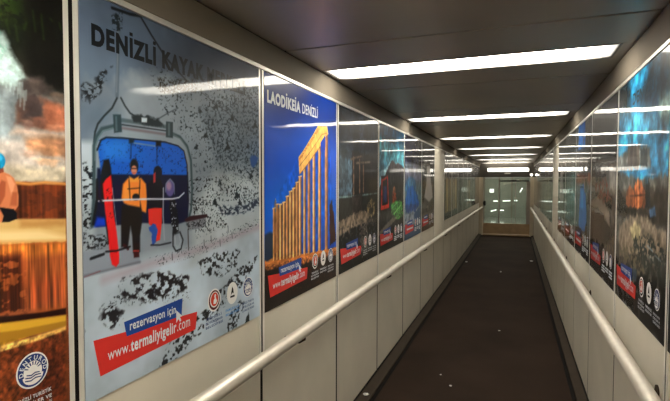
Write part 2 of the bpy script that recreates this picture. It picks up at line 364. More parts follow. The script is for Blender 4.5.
def paint(ops, nx, ny):
    X, Y = np.meshgrid(np.linspace(0, AW, nx), np.linspace(0, AH, ny)); img = np.zeros((ny, nx, 3)); px = AW/nx
    for q, op in enumerate(ops):
        if op[0] == 'n':
            _, amp, sx, sy_, reg, seed = op
            f = (fbm(X*sx, Y*sy_, seed, 4)-.5)*2*amp
            if reg: f = f*np.clip(.5-sd_poly(X, Y, reg)/.012, 0, 1)
            img *= (1+f*2)[..., None]; img = np.clip(img, 0, 255); continue
        if op[0] == 'p': _, col, pts, soft, jit, spk, al = op; ref = pts; mg = soft+jit+.01
        elif op[0] == 'l': _, col, pts, wd, soft, al = op; ref = pts; jit = 0; spk = None; mg = soft+wd+.01
        else: _, col, cx, cy_, rx, ry, soft, al, jit, spk = op; ref = [(cx-rx, cy_-ry), (cx+rx, cy_+ry)]; mg = soft+jit+.01
        x0 = min(p[0] for p in ref)-mg; x1 = max(p[0] for p in ref)+mg; y0 = min(p[1] for p in ref)-mg; y1 = max(p[1] for p in ref)+mg
        i0, i1 = max(0, int(x0/AW*(nx-1))), min(nx, int(x1/AW*(nx-1))+2); j0, j1 = max(0, int(y0/AH*(ny-1))), min(ny, int(y1/AH*(ny-1))+2)
        if i1 <= i0 or j1 <= j0: continue
        x, y = X[j0:j1, i0:i1], Y[j0:j1, i0:i1]; xx, yy = x, y
        if jit:
            s_ = .35/jit if jit > .006 else 60
            xx = x+(fbm(x*s_, y*s_, 50+q)-.5)*4*jit; yy = y+(fbm(x*s_, y*s_, 90+q)-.5)*4*jit
        if op[0] == 'p': d = sd_poly(xx, yy, pts)
        elif op[0] == 'l': d = sd_line(xx, yy, pts)-wd/2
        else: d = (np.sqrt(((xx-cx)/max(rx, 1e-4))**2+((yy-cy_)/max(ry, 1e-4))**2)-1)*min(rx, ry)
        s2 = max(soft, px*.7); m = np.clip(.5-d/(2*s2), 0, 1)*al
        if spk: m = m*np.clip((fbm(x*spk[0]*2.6, y*spk[0]*3.4, 300+q, 3)-spk[1]-.02)/.10, 0, 1)
        sub = img[j0:j1, i0:i1]; sub[...] = sub*(1-m[..., None])+np.array(col)*m[..., None]
    return img
ART={}
ART['ski']=[('p',(104,118,130),[(-0.1,-0.1),(1.1,-0.1),(1.1,1.3),(-0.1,1.3)],0.004,0.0,None,1.0),('p',(88,100,114),[(-0.1,0.98),(1.1,0.93),(1.1,1.3),(-0.1,1.3)],0.06,0.0,None,1.0),('p',(70,78,90),[(0.35,1.02),(1.1,0.97),(1.1,1.3),(0.5,1.3)],0.07,0.0,None,1.0),('p',(128,136,140),[(-0.062,0.864),(0.025,0.907),(0.1,0.9),(0.153,0.928),(0.262,0.982),(0.355,0.983),(0.519,0.98),(0.979,1.078),(1.045,-0.442),(-0.082,-0.056)],0.022,0.014,None,1.0),('p',(96,108,118),[(-0.062,0.864),(0.129,0.888),(0.105,0.787),(0.027,0.709),(-0.065,0.703)],0.05,0.0,None,1.0),('p',(20,24,26),[(-0.002,0.853),(0.018,0.889),(0.058,0.928),(0.108,0.948),(0.079,0.907),(0.051,0.874),(0.017,0.846)],0.006,0.016,(40,0.42),1.0),('p',(172,182,186),[(-0.071,0.417),(0.127,0.381),(0.51,0.374),(1.051,0.464),(1.044,-0.541),(-0.082,-0.083)],0.025,0.0,None,1.0),('p',(160,168,170),[(-0.065,0.729),(0.044,0.733),(0.037,0.395),(-0.072,0.391)],0.01,0.0,None,1.0),('p',(168,174,172),[(0.466,0.538),(0.677,0.712),(1.004,0.68),(1.002,0.42),(0.463,0.328)],0.03,0.0,None,1.0),('n',0.1,6,6,None,4),('p',(30,40,44),[(0.262,0.989),(0.979,1.087),(0.975,0.539),(0.726,0.564),(0.656,0.671),(0.49,0.659),(0.447,0.773),(0.305,0.877)],0.01,0.0,(46,0.6),0.95),('p',(24,34,38),[(0.548,0.933),(0.979,1.05),(0.975,0.61),(0.677,0.679),(0.546,0.782)],0.016,0.0,(38,0.54),0.85),('p',(60,74,84),[(0.517,0.891),(0.979,1.004),(0.976,0.633),(0.642,0.67)],0.03,0.0,None,0.35),('p',(40,34,24),[(0.298,0.964),(0.507,1.0),(0.495,0.954),(0.306,0.92)],0.006,0.0,(60,0.44),1.0),('p',(22,26,28),[(0.445,0.636),(0.676,0.647),(0.975,0.558),(0.975,0.511),(0.64,0.55),(0.454,0.502)],0.006,0.0,(50,0.56),1.0),('p',(20,22,24),[(-0.012,0.666),(0.04,0.682),(0.04,0.499),(-0.01,0.476)],0.005,0.0,(46,0.52),1.0),('p',(30,34,36),[(0.455,0.564),(0.654,0.526),(0.695,0.441),(0.487,0.414)],0.006,0.0,(60,0.56),1.0),('p',(44,54,66),[(0.627,0.527),(0.787,0.52),(0.975,0.549),(0.975,0.502),(0.786,0.485),(0.653,0.489)],0.005,0.005,(30,0.38),1.0),('p',(28,30,32),[(-0.01,0.484),(0.042,0.468),(0.099,0.468),(0.098,0.427),(-0.011,0.435)],0.005,0.0,(50,0.45),1.0),('p',(22,32,34),[(0.536,0.788),(0.569,0.791),(0.556,0.809),(0.553,0.82),(0.549,0.808)],0.003,0.004,None,1.0),('p',(22,32,34),[(0.603,0.911),(0.634,0.916),(0.622,0.931),(0.619,0.941),(0.615,0.929)],0.003,0.004,None,1.0),('p',(22,32,34),[(0.739,0.555),(0.789,0.554),(0.769,0.58),(0.764,0.597),(0.759,0.58)],0.003,0.004,None,1.0),('p',(22,32,34),[(0.589,0.532),(0.624,0.531),(0.611,0.55),(0.607,0.563),(0.603,0.551)],0.003,0.004,None,1.0),('p',(22,32,34),[(0.678,0.753),(0.721,0.755),(0.704,0.777),(0.7,0.791),(0.695,0.776)],0.003,0.004,None,1.0),('p',(22,32,34),[(0.835,0.772),(0.873,0.775),(0.859,0.792),(0.854,0.804),(0.849,0.791)],0.003,0.004,None,1.0),('p',(22,32,34),[(0.505,0.882),(0.529,0.885),(0.521,0.898),(0.518,0.906),(0.514,0.896)],0.003,0.004,None,1.0),('p',(22,32,34),[(0.713,0.878),(0.747,0.883),(0.734,0.899),(0.73,0.91),(0.726,0.897)],0.003,0.004,None,1.0),('p',(22,32,34),[(0.889,0.865),(0.941,0.871),(0.92,0.893),(0.915,0.908),(0.909,0.891)],0.003,0.004,None,1.0),('p',(22,32,34),[(0.807,0.942),(0.839,0.947),(0.828,0.96),(0.823,0.97),(0.818,0.959)],0.003,0.004,None,1.0),('p',(22,32,34),[(0.628,0.611),(0.655,0.61),(0.646,0.625),(0.642,0.634),(0.637,0.625)],0.003,0.004,None,1.0),('p',(22,32,34),[(0.48,0.74),(0.503,0.741),(0.495,0.754),(0.492,0.762),(0.488,0.753)],0.003,0.004,None,1.0),('p',(22,32,34),[(0.861,0.641),(0.895,0.641),(0.883,0.657),(0.878,0.668),(0.873,0.657)],0.003,0.004,None,1.0),('p',(22,32,34),[(0.579,0.842),(0.604,0.845),(0.595,0.858),(0.592,0.867),(0.588,0.857)],0.003,0.004,None,1.0),('p',(22,32,34),[(0.771,0.525),(0.802,0.523),(0.792,0.539),(0.787,0.55),(0.782,0.54)],0.003,0.004,None,1.0),('e',(36,74,120),0.904,0.718,0.035,0.027,0.005,1.0,0.005,None),('l',(158,140,146),[(0.067,0.338),(0.251,0.355),(0.54,0.37),(0.974,0.418)],0.02,0.014,0.75),('p',(132,138,144),[(-0.008,0.429),(0.041,0.428),(0.208,0.416),(0.207,0.368),(0.097,0.368),(-0.009,0.363)],0.003,0.0,None,1.0),('l',(96,98,104),[(-0.009,0.361),(0.097,0.365),(0.207,0.368)],0.006,0.004,1.0),('l',(120,60,66),[(-0.006,0.357),(0.054,0.366)],0.003,0.002,0.7),('l',(20,22,26),[(0.024,0.406),(0.027,0.407)],0.008,0.001,1.0),('l',(20,22,26),[(0.031,0.407),(0.034,0.408)],0.008,0.001,1.0),('l',(20,22,26),[(0.038,0.408),(0.041,0.409)],0.008,0.001,1.0),('l',(20,22,26),[(0.044,0.409),(0.048,0.41)],0.008,0.001,1.0),('l',(20,22,26),[(0.051,0.41),(0.054,0.411)],0.008,0.001,1.0),('l',(20,22,26),[(0.058,0.411),(0.061,0.412)],0.008,0.001,1.0),('l',(20,22,26),[(0.065,0.412),(0.068,0.413)],0.008,0.001,1.0),('p',(20,22,24),[(0.251,0.374),(0.51,0.389),(0.974,0.465),(0.974,0.427),(0.51,0.344),(0.296,0.341)],0.003,0.0,(70,0.62),1.0),('p',(30,26,30),[(0.118,0.31),(0.165,0.331),(0.296,0.321),(0.439,0.281),(0.439,0.237),(0.353,0.213),(0.231,0.232),(0.132,0.264)],0.005,0.008,(20,0.46),1.0),('p',(34,30,34),[(0.052,0.26),(0.095,0.261),(0.132,0.228),(0.123,0.187),(0.079,0.194),(0.058,0.224)],0.005,0.008,(30,0.42),1.0),('p',(30,28,30),[(-0.027,0.263),(-0.002,0.234),(0.01,0.192),(-0.016,0.189),(-0.028,0.22)],0.005,0.008,(34,0.45),1.0),('p',(34,34,36),[(0.486,0.325),(0.598,0.339),(0.785,0.33),(0.753,0.266),(0.65,0.242),(0.533,0.271)],0.005,0.008,(30,0.46),1.0),('p',(44,46,48),[(0.073,0.29),(0.249,0.27),(0.45,0.22),(0.461,0.188),(0.087,0.257)],0.005,0.0,(60,0.62),1.0),('p',(28,30,32),[(0.281,0.001),(0.34,0.056),(0.437,0.105),(0.544,0.145),(0.678,0.203),(0.833,0.27),(0.936,0.282),(0.883,0.226),(0.783,0.165),(0.663,0.124),(0.543,0.068),(0.435,0.025),(0.36,-0.0)],0.005,0.008,(30,0.46),1.0),('p',(30,34,36),[(0.691,0.059),(0.782,0.113),(0.814,0.087),(0.75,0.008),(0.69,-0.033)],0.004,0.006,(30,0.42),1.0),('p',(20,30,30),[(0.813,-0.014),(0.863,-0.019),(0.847,0.044)],0.003,0.004,None,1.0),('l',(26,30,34),[(0.213,1.15),(0.272,1.094),(0.337,1.039),(0.439,0.986)],0.007,0.002,1.0),('l',(20,26,30),[(0.439,0.986),(0.977,0.819)],0.003,0.002,0.6),('l',(92,104,112),[(0.137,1.107),(0.131,0.982),(0.125,0.875)],0.012,0.003,1.0),('l',(120,128,134),[(0.133,1.088),(0.129,0.982),(0.124,0.887)],0.004,0.002,1.0),('p',(30,38,42),[(0.111,1.11),(0.149,1.129),(0.156,1.113),(0.14,1.073),(0.118,1.072)],0.003,0.008,(40,0.35),1.0),('l',(22,26,28),[(0.112,1.128),(0.18,1.133),(0.221,1.141)],0.009,0.002,1.0),('l',(34,44,46),[(0.125,0.869),(0.106,0.837),(0.077,0.81),(0.055,0.785),(0.045,0.761),(0.041,0.733)],0.006,0.002,1.0),('l',(34,44,46),[(0.14,0.872),(0.155,0.851),(0.175,0.832),(0.207,0.821)],0.006,0.002,1.0),('l',(60,66,70),[(0.295,0.829),(0.344,0.856),(0.395,0.88)],0.004,0.002,0.8),('p',(12,18,48),[(0.05,0.66),(0.445,0.658),(0.449,0.556),(0.442,0.481),(0.388,0.474),(0.209,0.492),(0.092,0.492),(0.043,0.493),(0.029,0.503),(0.044,0.57)],0.003,0.0,None,1.0),('p',(24,92,180),[(0.054,0.717),(0.065,0.74),(0.083,0.749),(0.142,0.753),(0.327,0.756),(0.393,0.748),(0.424,0.732),(0.435,0.701),(0.442,0.647),(0.311,0.646),(0.063,0.643)],0.003,0.0,None,1.0),('p',(12,50,110),[(0.058,0.74),(0.435,0.737),(0.439,0.647),(0.059,0.643)],0.003,0.0,(55,0.62),1.0),('p',(50,130,205),[(0.068,0.732),(0.165,0.746),(0.164,0.688),(0.074,0.684)],0.014,0.0,None,0.5),('p',(16,58,170),[(0.047,0.521),(0.085,0.516),(0.085,0.493),(0.036,0.494)],0.005,0.0,None,1.0),('l',(8,14,24),[(0.051,0.711),(0.065,0.74),(0.083,0.749),(0.142,0.753),(0.327,0.756),(0.393,0.748),(0.424,0.732),(0.44,0.683),(0.443,0.557)],0.005,0.002,1.0),('l',(10,22,40),[(0.177,0.75),(0.176,0.695)],0.003,0.002,1.0),('l',(10,22,40),[(0.289,0.753),(0.288,0.681)],0.003,0.002,1.0),('p',(8,10,14),[(0.169,0.752),(0.189,0.754),(0.189,0.742),(0.169,0.74)],0.004,0.0,None,1.0),('p',(8,10,14),[(0.285,0.756),(0.308,0.758),(0.308,0.741),(0.284,0.74)],0.004,0.0,None,1.0),('l',(110,130,150),[(0.189,0.742),(0.28,0.739)],0.004,0.002,1.0),('l',(58,76,78),[(0.029,0.497),(0.037,0.57),(0.04,0.682),(0.041,0.722),(0.051,0.75),(0.069,0.772),(0.112,0.785)],0.012,0.003,1.0),('l',(100,118,118),[(0.043,0.682),(0.046,0.722),(0.055,0.745),(0.072,0.767),(0.108,0.779)],0.004,0.002,1.0),('l',(58,76,78),[(0.357,0.789),(0.404,0.78),(0.441,0.751),(0.462,0.702),(0.467,0.593),(0.46,0.52),(0.437,0.47)],0.011,0.003,1.0),('l',(104,116,114),[(0.367,0.787),(0.409,0.773),(0.441,0.741),(0.457,0.691)],0.003,0.002,1.0),('l',(20,24,28),[(0.033,0.503),(0.048,0.57),(0.049,0.626)],0.009,0.002,1.0),('l',(84,98,100),[(0.139,0.806),(0.19,0.807),(0.259,0.808),(0.338,0.808)],0.013,0.003,1.0),('l',(120,112,114),[(0.142,0.783),(0.337,0.782)],0.009,0.003,1.0),('l',(30,36,40),[(0.142,0.793),(0.338,0.794)],0.004,0.002,1.0),('p',(34,44,46),[(0.182,0.821),(0.216,0.832),(0.295,0.829),(0.323,0.809),(0.258,0.802),(0.19,0.804)],0.004,0.004,None,1.0),('p',(190,200,200),[(0.222,0.825),(0.246,0.826),(0.245,0.812),(0.222,0.81)],0.002,0.0,None,1.0),('p',(50,64,66),[(0.109,0.819),(0.139,0.823),(0.142,0.771),(0.112,0.765)],0.002,0.0,None,1.0),('p',(80,94,96),[(0.117,0.815),(0.124,0.816),(0.125,0.772),(0.117,0.771)],0.002,0.0,None,1.0),('p',(50,64,66),[(0.333,0.826),(0.368,0.828),(0.367,0.773),(0.332,0.773)],0.002,0.0,None,1.0),('p',(84,98,100),[(0.343,0.822),(0.353,0.823),(0.352,0.779),(0.342,0.778)],0.002,0.0,None,1.0),('p',(120,122,124),[(0.431,0.481),(0.548,0.492),(0.548,0.454),(0.442,0.444)],0.003,0.003,None,1.0),('p',(50,22,26),[(0.42,0.486),(0.454,0.498),(0.555,0.499),(0.561,0.487),(0.431,0.478)],0.002,0.0,None,1.0),('p',(40,42,44),[(0.437,0.474),(0.548,0.484),(0.548,0.45),(0.442,0.448)],0.002,0.0,(60,0.5),1.0),('l',(44,34,34),[(0.442,0.448),(0.444,0.375)],0.004,0.002,1.0),('l',(34,34,38),[(0.535,0.401),(0.536,0.378)],0.003,0.002,1.0),('l',(34,34,38),[(0.579,0.412),(0.581,0.388)],0.003,0.002,1.0),('l',(34,34,38),[(0.695,0.441),(0.697,0.416)],0.003,0.002,1.0),('l',(34,34,38),[(0.638,0.39),(0.64,0.365)],0.003,0.002,1.0),('l',(34,34,38),[(0.724,0.413),(0.726,0.388)],0.003,0.002,1.0),('l',(34,34,38),[(0.356,0.373),(0.357,0.352)],0.003,0.002,1.0),('p',(18,18,20),[(0.063,0.649),(0.074,0.684),(0.092,0.688),(0.099,0.662),(0.102,0.621),(0.086,0.568),(0.072,0.557),(0.062,0.581)],0.003,0.0,None,1.0),('p',(14,14,18),[(0.074,0.517),(0.1,0.527),(0.106,0.449),(0.084,0.44)],0.003,0.0,None,1.0),('p',(206,34,34),[(0.069,0.615),(0.08,0.629),(0.098,0.641),(0.103,0.597),(0.105,0.532),(0.117,0.472),(0.125,0.402),(0.123,0.378),(0.112,0.368),(0.097,0.377),(0.09,0.404),(0.084,0.475),(0.075,0.54)],0.002,0.0,None,1.0),('p',(90,14,18),[(0.08,0.598),(0.101,0.609),(0.107,0.523),(0.088,0.504)],0.002,0.0,(45,0.55),1.0),('l',(150,150,150),[(0.103,0.603),(0.117,0.478),(0.127,0.393)],0.002,0.002,1.0),('p',(26,20,18),[(0.138,0.552),(0.173,0.547),(0.219,0.545),(0.218,0.494),(0.209,0.451),(0.208,0.4),(0.179,0.401),(0.176,0.454),(0.17,0.485),(0.163,0.443),(0.159,0.422),(0.132,0.425),(0.133,0.501)],0.003,0.0,None,1.0),('p',(220,130,50),[(0.143,0.615),(0.163,0.633),(0.187,0.627),(0.216,0.634),(0.237,0.615),(0.241,0.563),(0.236,0.522),(0.219,0.529),(0.211,0.564),(0.21,0.542),(0.161,0.551),(0.146,0.557),(0.136,0.573)],0.003,0.0,None,1.0),('p',(236,152,66),[(0.147,0.609),(0.163,0.624),(0.166,0.566),(0.146,0.563)],0.004,0.0,None,0.7),('l',(34,26,20),[(0.167,0.627),(0.17,0.566)],0.004,0.002,1.0),('l',(34,26,20),[(0.212,0.627),(0.207,0.571)],0.004,0.002,1.0),('l',(40,28,22),[(0.162,0.6),(0.211,0.602)],0.003,0.002,1.0),('e',(24,22,26),0.194,0.574,0.015,0.011,0.002,1.0,0.0,None),('e',(22,18,20),0.189,0.671,0.017,0.022,0.003,1.0,0.0,None),('e',(196,130,100),0.188,0.658,0.012,0.014,0.002,1.0,0.0,None),('p',(220,150,60),[(0.167,0.639),(0.187,0.63),(0.208,0.64),(0.203,0.621),(0.171,0.621)],0.003,0.0,None,1.0),('l',(30,20,26),[(0.178,0.663),(0.198,0.663)],0.003,0.002,1.0),('l',(180,60,60),[(0.182,0.649),(0.194,0.649)],0.002,0.002,1.0),('l',(60,20,20),[(0.143,0.43),(0.159,0.416)],0.009,0.002,1.0),('p',(60,26,26),[(0.179,0.41),(0.204,0.407),(0.205,0.384),(0.182,0.385)],0.002,0.0,None,1.0),('l',(170,60,50),[(0.181,0.407),(0.202,0.404)],0.004,0.002,1.0),('p',(22,18,26),[(0.246,0.615),(0.269,0.634),(0.301,0.635),(0.315,0.608),(0.314,0.534),(0.254,0.53),(0.241,0.563)],0.003,0.0,None,1.0),('e',(20,22,34),0.292,0.654,0.02,0.021,0.002,1.0,0.0,None),('p',(180,50,46),[(0.271,0.647),(0.281,0.654),(0.28,0.621),(0.271,0.618)],0.002,0.0,None,1.0),('p',(206,52,40),[(0.245,0.534),(0.276,0.536),(0.309,0.534),(0.308,0.487),(0.298,0.428),(0.274,0.424),(0.271,0.47),(0.248,0.485)],0.002,0.0,None,1.0),('p',(40,80,150),[(0.248,0.479),(0.275,0.483),(0.289,0.456),(0.279,0.423),(0.261,0.419),(0.261,0.452)],0.002,0.003,None,1.0),('l',(24,26,34),[(0.256,0.416),(0.297,0.411),(0.351,0.413)],0.005,0.002,1.0),('l',(150,152,156),[(0.317,0.601),(0.314,0.51),(0.319,0.425)],0.005,0.002,1.0),('e',(92,84,130),0.349,0.601,0.023,0.029,0.003,1.0,0.0,None),('e',(150,120,140),0.344,0.608,0.012,0.015,0.004,1.0,0.0,None),('l',(120,130,140),[(0.327,0.588),(0.33,0.615),(0.35,0.632),(0.37,0.615),(0.372,0.58)],0.003,0.002,1.0),('p',(20,22,26),[(0.344,0.567),(0.374,0.566),(0.389,0.509),(0.393,0.445),(0.362,0.438),(0.348,0.512)],0.003,0.003,None,1.0),('p',(170,176,180),[(0.349,0.56),(0.379,0.559),(0.388,0.453),(0.357,0.456)],0.002,0.0,(60,0.6),1.0),('l',(24,26,30),[(0.362,0.445),(0.361,0.4),(0.376,0.38),(0.403,0.384),(0.414,0.415),(0.398,0.445)],0.006,0.002,1.0),('l',(150,156,160),[(0.372,0.433),(0.374,0.402),(0.387,0.391),(0.4,0.409),(0.393,0.435)],0.004,0.002,1.0),('l',(196,200,204),[(0.054,0.567),(0.17,0.567),(0.254,0.566),(0.359,0.563),(0.395,0.567),(0.422,0.583)],0.005,0.002,1.0),('l',(30,26,30),[(0.055,0.572),(0.068,0.56)],0.007,0.002,1.0),('l',(22,22,26),[(0.076,0.419),(0.113,0.416),(0.167,0.422)],0.006,0.002,1.0)]
ART['colonnade']=[('p',(0,74,164),[(-0.1,-0.1),(1.1,-0.1),(1.1,1.3),(-0.1,1.3)],0.004,0.0,None,1.0),('p',(2,46,112),[(-0.1,0.95),(1.1,0.9),(1.1,1.3),(-0.1,1.3)],0.09,0.0,None,1.0),('p',(4,92,182),[(-0.1,0.3),(1.1,0.3),(1.1,0.62),(-0.1,0.62)],0.09,0.0,None,1.0),('n',0.05,4,4,None,9),('p',(28,44,64),[(-0.017,0.37),(0.05,0.382),(0.153,0.352),(0.153,0.22),(-0.018,0.247)],0.008,0.0,None,1.0),('p',(200,122,56),[(-0.018,0.247),(0.1,0.248),(0.389,0.228),(0.673,0.206),(0.965,0.194),(0.965,0.093),(0.388,0.105),(-0.019,0.114)],0.005,0.004,None,1.0),('p',(112,70,40),[(0.091,0.467),(0.198,0.517),(0.291,0.582),(0.39,0.652),(0.389,0.211),(0.09,0.23)],0.002,0.003,None,0.8),('p',(214,164,96),[(0.081,0.497),(0.093,0.496),(0.092,0.23),(0.079,0.232)],0.0015,0.0,None,1.0),('p',(132,80,40),[(0.093,0.496),(0.102,0.496),(0.101,0.228),(0.092,0.23)],0.0015,0.0,None,1.0),('l',(234,190,126),[(0.078,0.494),(0.105,0.496)],0.006,0.002,1.0),('l',(186,110,50),[(0.075,0.232),(0.105,0.231)],0.01,0.002,1.0),('p',(196,140,80),[(0.114,0.515),(0.128,0.514),(0.126,0.227),(0.113,0.229)],0.0015,0.0,None,1.0),('p',(132,80,40),[(0.128,0.514),(0.137,0.514),(0.135,0.225),(0.126,0.227)],0.0015,0.0,None,1.0),('l',(234,190,126),[(0.112,0.512),(0.14,0.514)],0.006,0.002,1.0),('l',(186,110,50),[(0.108,0.23),(0.14,0.228)],0.01,0.002,1.0),('p',(224,176,110),[(0.149,0.514),(0.163,0.513),(0.162,0.224),(0.147,0.226)],0.0015,0.0,None,1.0),('p',(132,80,40),[(0.163,0.513),(0.173,0.513),(0.171,0.222),(0.162,0.224)],0.0015,0.0,None,1.0),('l',(234,190,126),[(0.146,0.511),(0.176,0.512)],0.006,0.002,1.0),('l',(186,110,50),[(0.143,0.227),(0.176,0.225)],0.01,0.002,1.0),('p',(214,164,96),[(0.186,0.522),(0.201,0.522),(0.199,0.221),(0.184,0.223)],0.0015,0.0,None,1.0),('p',(132,80,40),[(0.201,0.522),(0.211,0.521),(0.209,0.219),(0.199,0.221)],0.0015,0.0,None,1.0),('l',(234,190,126),[(0.182,0.519),(0.214,0.521)],0.006,0.002,1.0),('l',(186,110,50),[(0.179,0.224),(0.215,0.221)],0.01,0.002,1.0),('p',(196,140,80),[(0.221,0.552),(0.237,0.552),(0.236,0.217),(0.22,0.22)],0.0015,0.0,None,1.0),('p',(132,80,40),[(0.237,0.552),(0.248,0.551),(0.246,0.216),(0.236,0.217)],0.0015,0.0,None,1.0),('l',(234,190,126),[(0.218,0.549),(0.251,0.551)],0.006,0.002,1.0),('l',(186,110,50),[(0.214,0.221),(0.252,0.218)],0.01,0.002,1.0),('p',(224,176,110),[(0.259,0.577),(0.276,0.577),(0.274,0.217),(0.257,0.22)],0.0015,0.0,None,1.0),('p',(132,80,40),[(0.276,0.577),(0.287,0.577),(0.286,0.215),(0.274,0.217)],0.0015,0.0,None,1.0),('l',(234,190,126),[(0.255,0.574),(0.291,0.577)],0.006,0.002,1.0),('l',(186,110,50),[(0.252,0.22),(0.291,0.218)],0.01,0.002,1.0),('p',(214,164,96),[(0.297,0.593),(0.315,0.593),(0.314,0.214),(0.296,0.216)],0.0015,0.0,None,1.0),('p',(132,80,40),[(0.315,0.593),(0.327,0.592),(0.326,0.212),(0.314,0.214)],0.0015,0.0,None,1.0),('l',(234,190,126),[(0.294,0.59),(0.331,0.592)],0.006,0.002,1.0),('l',(186,110,50),[(0.29,0.217),(0.332,0.214)],0.01,0.002,1.0),('p',(196,140,80),[(0.336,0.625),(0.355,0.625),(0.354,0.213),(0.335,0.216)],0.0015,0.0,None,1.0),('p',(132,80,40),[(0.355,0.625),(0.368,0.625),(0.366,0.211),(0.354,0.213)],0.0015,0.0,None,1.0),('l',(234,190,126),[(0.332,0.621),(0.372,0.625)],0.006,0.002,1.0),('l',(186,110,50),[(0.329,0.217),(0.373,0.214)],0.01,0.002,1.0),('p',(224,176,110),[(0.376,0.657),(0.396,0.658),(0.395,0.213),(0.375,0.216)],0.0015,0.0,None,1.0),('p',(132,80,40),[(0.396,0.658),(0.409,0.658),(0.408,0.211),(0.395,0.213)],0.0015,0.0,None,1.0),('l',(234,190,126),[(0.372,0.654),(0.413,0.658)],0.006,0.002,1.0),('l',(186,110,50),[(0.368,0.217),(0.415,0.213)],0.01,0.002,1.0),('p',(214,164,96),[(0.433,0.714),(0.454,0.715),(0.453,0.21),(0.432,0.213)],0.0015,0.0,None,1.0),('p',(132,80,40),[(0.454,0.715),(0.468,0.715),(0.467,0.208),(0.453,0.21)],0.0015,0.0,None,1.0),('l',(234,190,126),[(0.428,0.711),(0.472,0.715)],0.006,0.002,1.0),('l',(186,110,50),[(0.425,0.214),(0.474,0.21)],0.01,0.002,1.0),('p',(196,140,80),[(0.492,0.761),(0.514,0.763),(0.514,0.207),(0.491,0.21)],0.0015,0.0,None,1.0),('p',(132,80,40),[(0.514,0.763),(0.529,0.763),(0.529,0.205),(0.514,0.207)],0.0015,0.0,None,1.0),('l',(234,190,126),[(0.487,0.758),(0.534,0.764)],0.006,0.002,1.0),('l',(186,110,50),[(0.483,0.211),(0.537,0.207)],0.01,0.002,1.0),('p',(224,176,110),[(0.562,0.794),(0.586,0.795),(0.586,0.203),(0.561,0.206)],0.0015,0.0,None,1.0),('p',(132,80,40),[(0.586,0.795),(0.602,0.796),(0.602,0.201),(0.586,0.203)],0.0015,0.0,None,1.0),('l',(234,190,126),[(0.557,0.79),(0.607,0.797)],0.006,0.002,1.0),('l',(186,110,50),[(0.553,0.207),(0.611,0.203)],0.01,0.002,1.0),('p',(214,164,96),[(0.644,0.841),(0.67,0.843),(0.671,0.2),(0.645,0.204)],0.0015,0.0,None,1.0),('p',(132,80,40),[(0.67,0.843),(0.688,0.844),(0.689,0.198),(0.671,0.2)],0.0015,0.0,None,1.0),('l',(234,190,126),[(0.639,0.837),(0.694,0.845)],0.006,0.002,1.0),('l',(186,110,50),[(0.636,0.205),(0.698,0.2)],0.01,0.002,1.0),('p',(196,140,80),[(0.751,0.923),(0.779,0.925),(0.781,0.195),(0.753,0.198)],0.0015,0.0,None,1.0),('p',(132,80,40),[(0.779,0.925),(0.799,0.927),(0.801,0.192),(0.781,0.195)],0.0015,0.0,None,1.0),('l',(234,190,126),[(0.745,0.918),(0.805,0.928)],0.006,0.002,1.0),('l',(186,110,50),[(0.743,0.2),(0.811,0.194)],0.01,0.002,1.0),('p',(150,96,50),[(0.085,0.462),(0.098,0.535),(0.118,0.532),(0.122,0.49),(0.15,0.503),(0.149,0.281),(0.084,0.265)],0.002,0.003,None,0.6),('l',(190,160,110),[(0.112,0.525),(0.108,0.54)],0.005,0.002,1.0),('p',(222,168,88),[(0.372,0.761),(0.429,0.797),(0.538,0.879),(0.641,0.96),(0.657,0.973),(0.688,0.962),(0.785,0.976),(0.805,0.928),(0.688,0.844),(0.567,0.771),(0.456,0.704),(0.381,0.663)],0.002,0.0,None,1.0),('p',(176,110,50),[(0.377,0.756),(0.429,0.792),(0.538,0.873),(0.641,0.954),(0.664,0.944),(0.538,0.85),(0.442,0.781),(0.38,0.734)],0.002,0.0,(60,0.4),1.0),('l',(96,60,30),[(0.384,0.712),(0.538,0.804),(0.703,0.915),(0.785,0.932)],0.003,0.002,1.0),('l',(120,72,36),[(0.385,0.666),(0.469,0.713),(0.567,0.774),(0.688,0.847),(0.801,0.928)],0.004,0.002,1.0),('n',0.13,45,30,[(0.071,0.512),(0.377,0.772),(0.657,0.985),(0.818,0.98),(0.946,0.176),(0.069,0.223)],8),('p',(14,60,150),[(0.68,0.862),(0.758,0.92),(0.755,0.824),(0.685,0.808)],0.002,0.0,None,1.0),('n',0.12,30,120,[(-0.018,0.266),(0.965,0.2),(0.965,0.093),(-0.019,0.138)],3),('p',(120,66,32),[(-0.018,0.228),(0.965,0.173),(0.965,0.146),(-0.019,0.199)],0.005,0.0,(50,0.45),1.0),('p',(30,18,14),[(-0.018,0.209),(0.185,0.194),(0.389,0.172),(0.642,0.168),(0.965,0.14),(0.966,-0.096),(0.388,-0.062),(-0.021,-0.076)],0.009,0.006,None,1.0),('p',(70,38,20),[(-0.019,0.199),(0.389,0.161),(0.965,0.126),(0.966,-0.028),(-0.02,0.067)],0.01,0.0,(30,0.55),0.7),('p',(60,34,26),[(0.829,0.473),(0.863,0.51),(0.908,0.404),(0.946,0.242),(0.838,0.216)],0.004,0.004,None,1.0)]
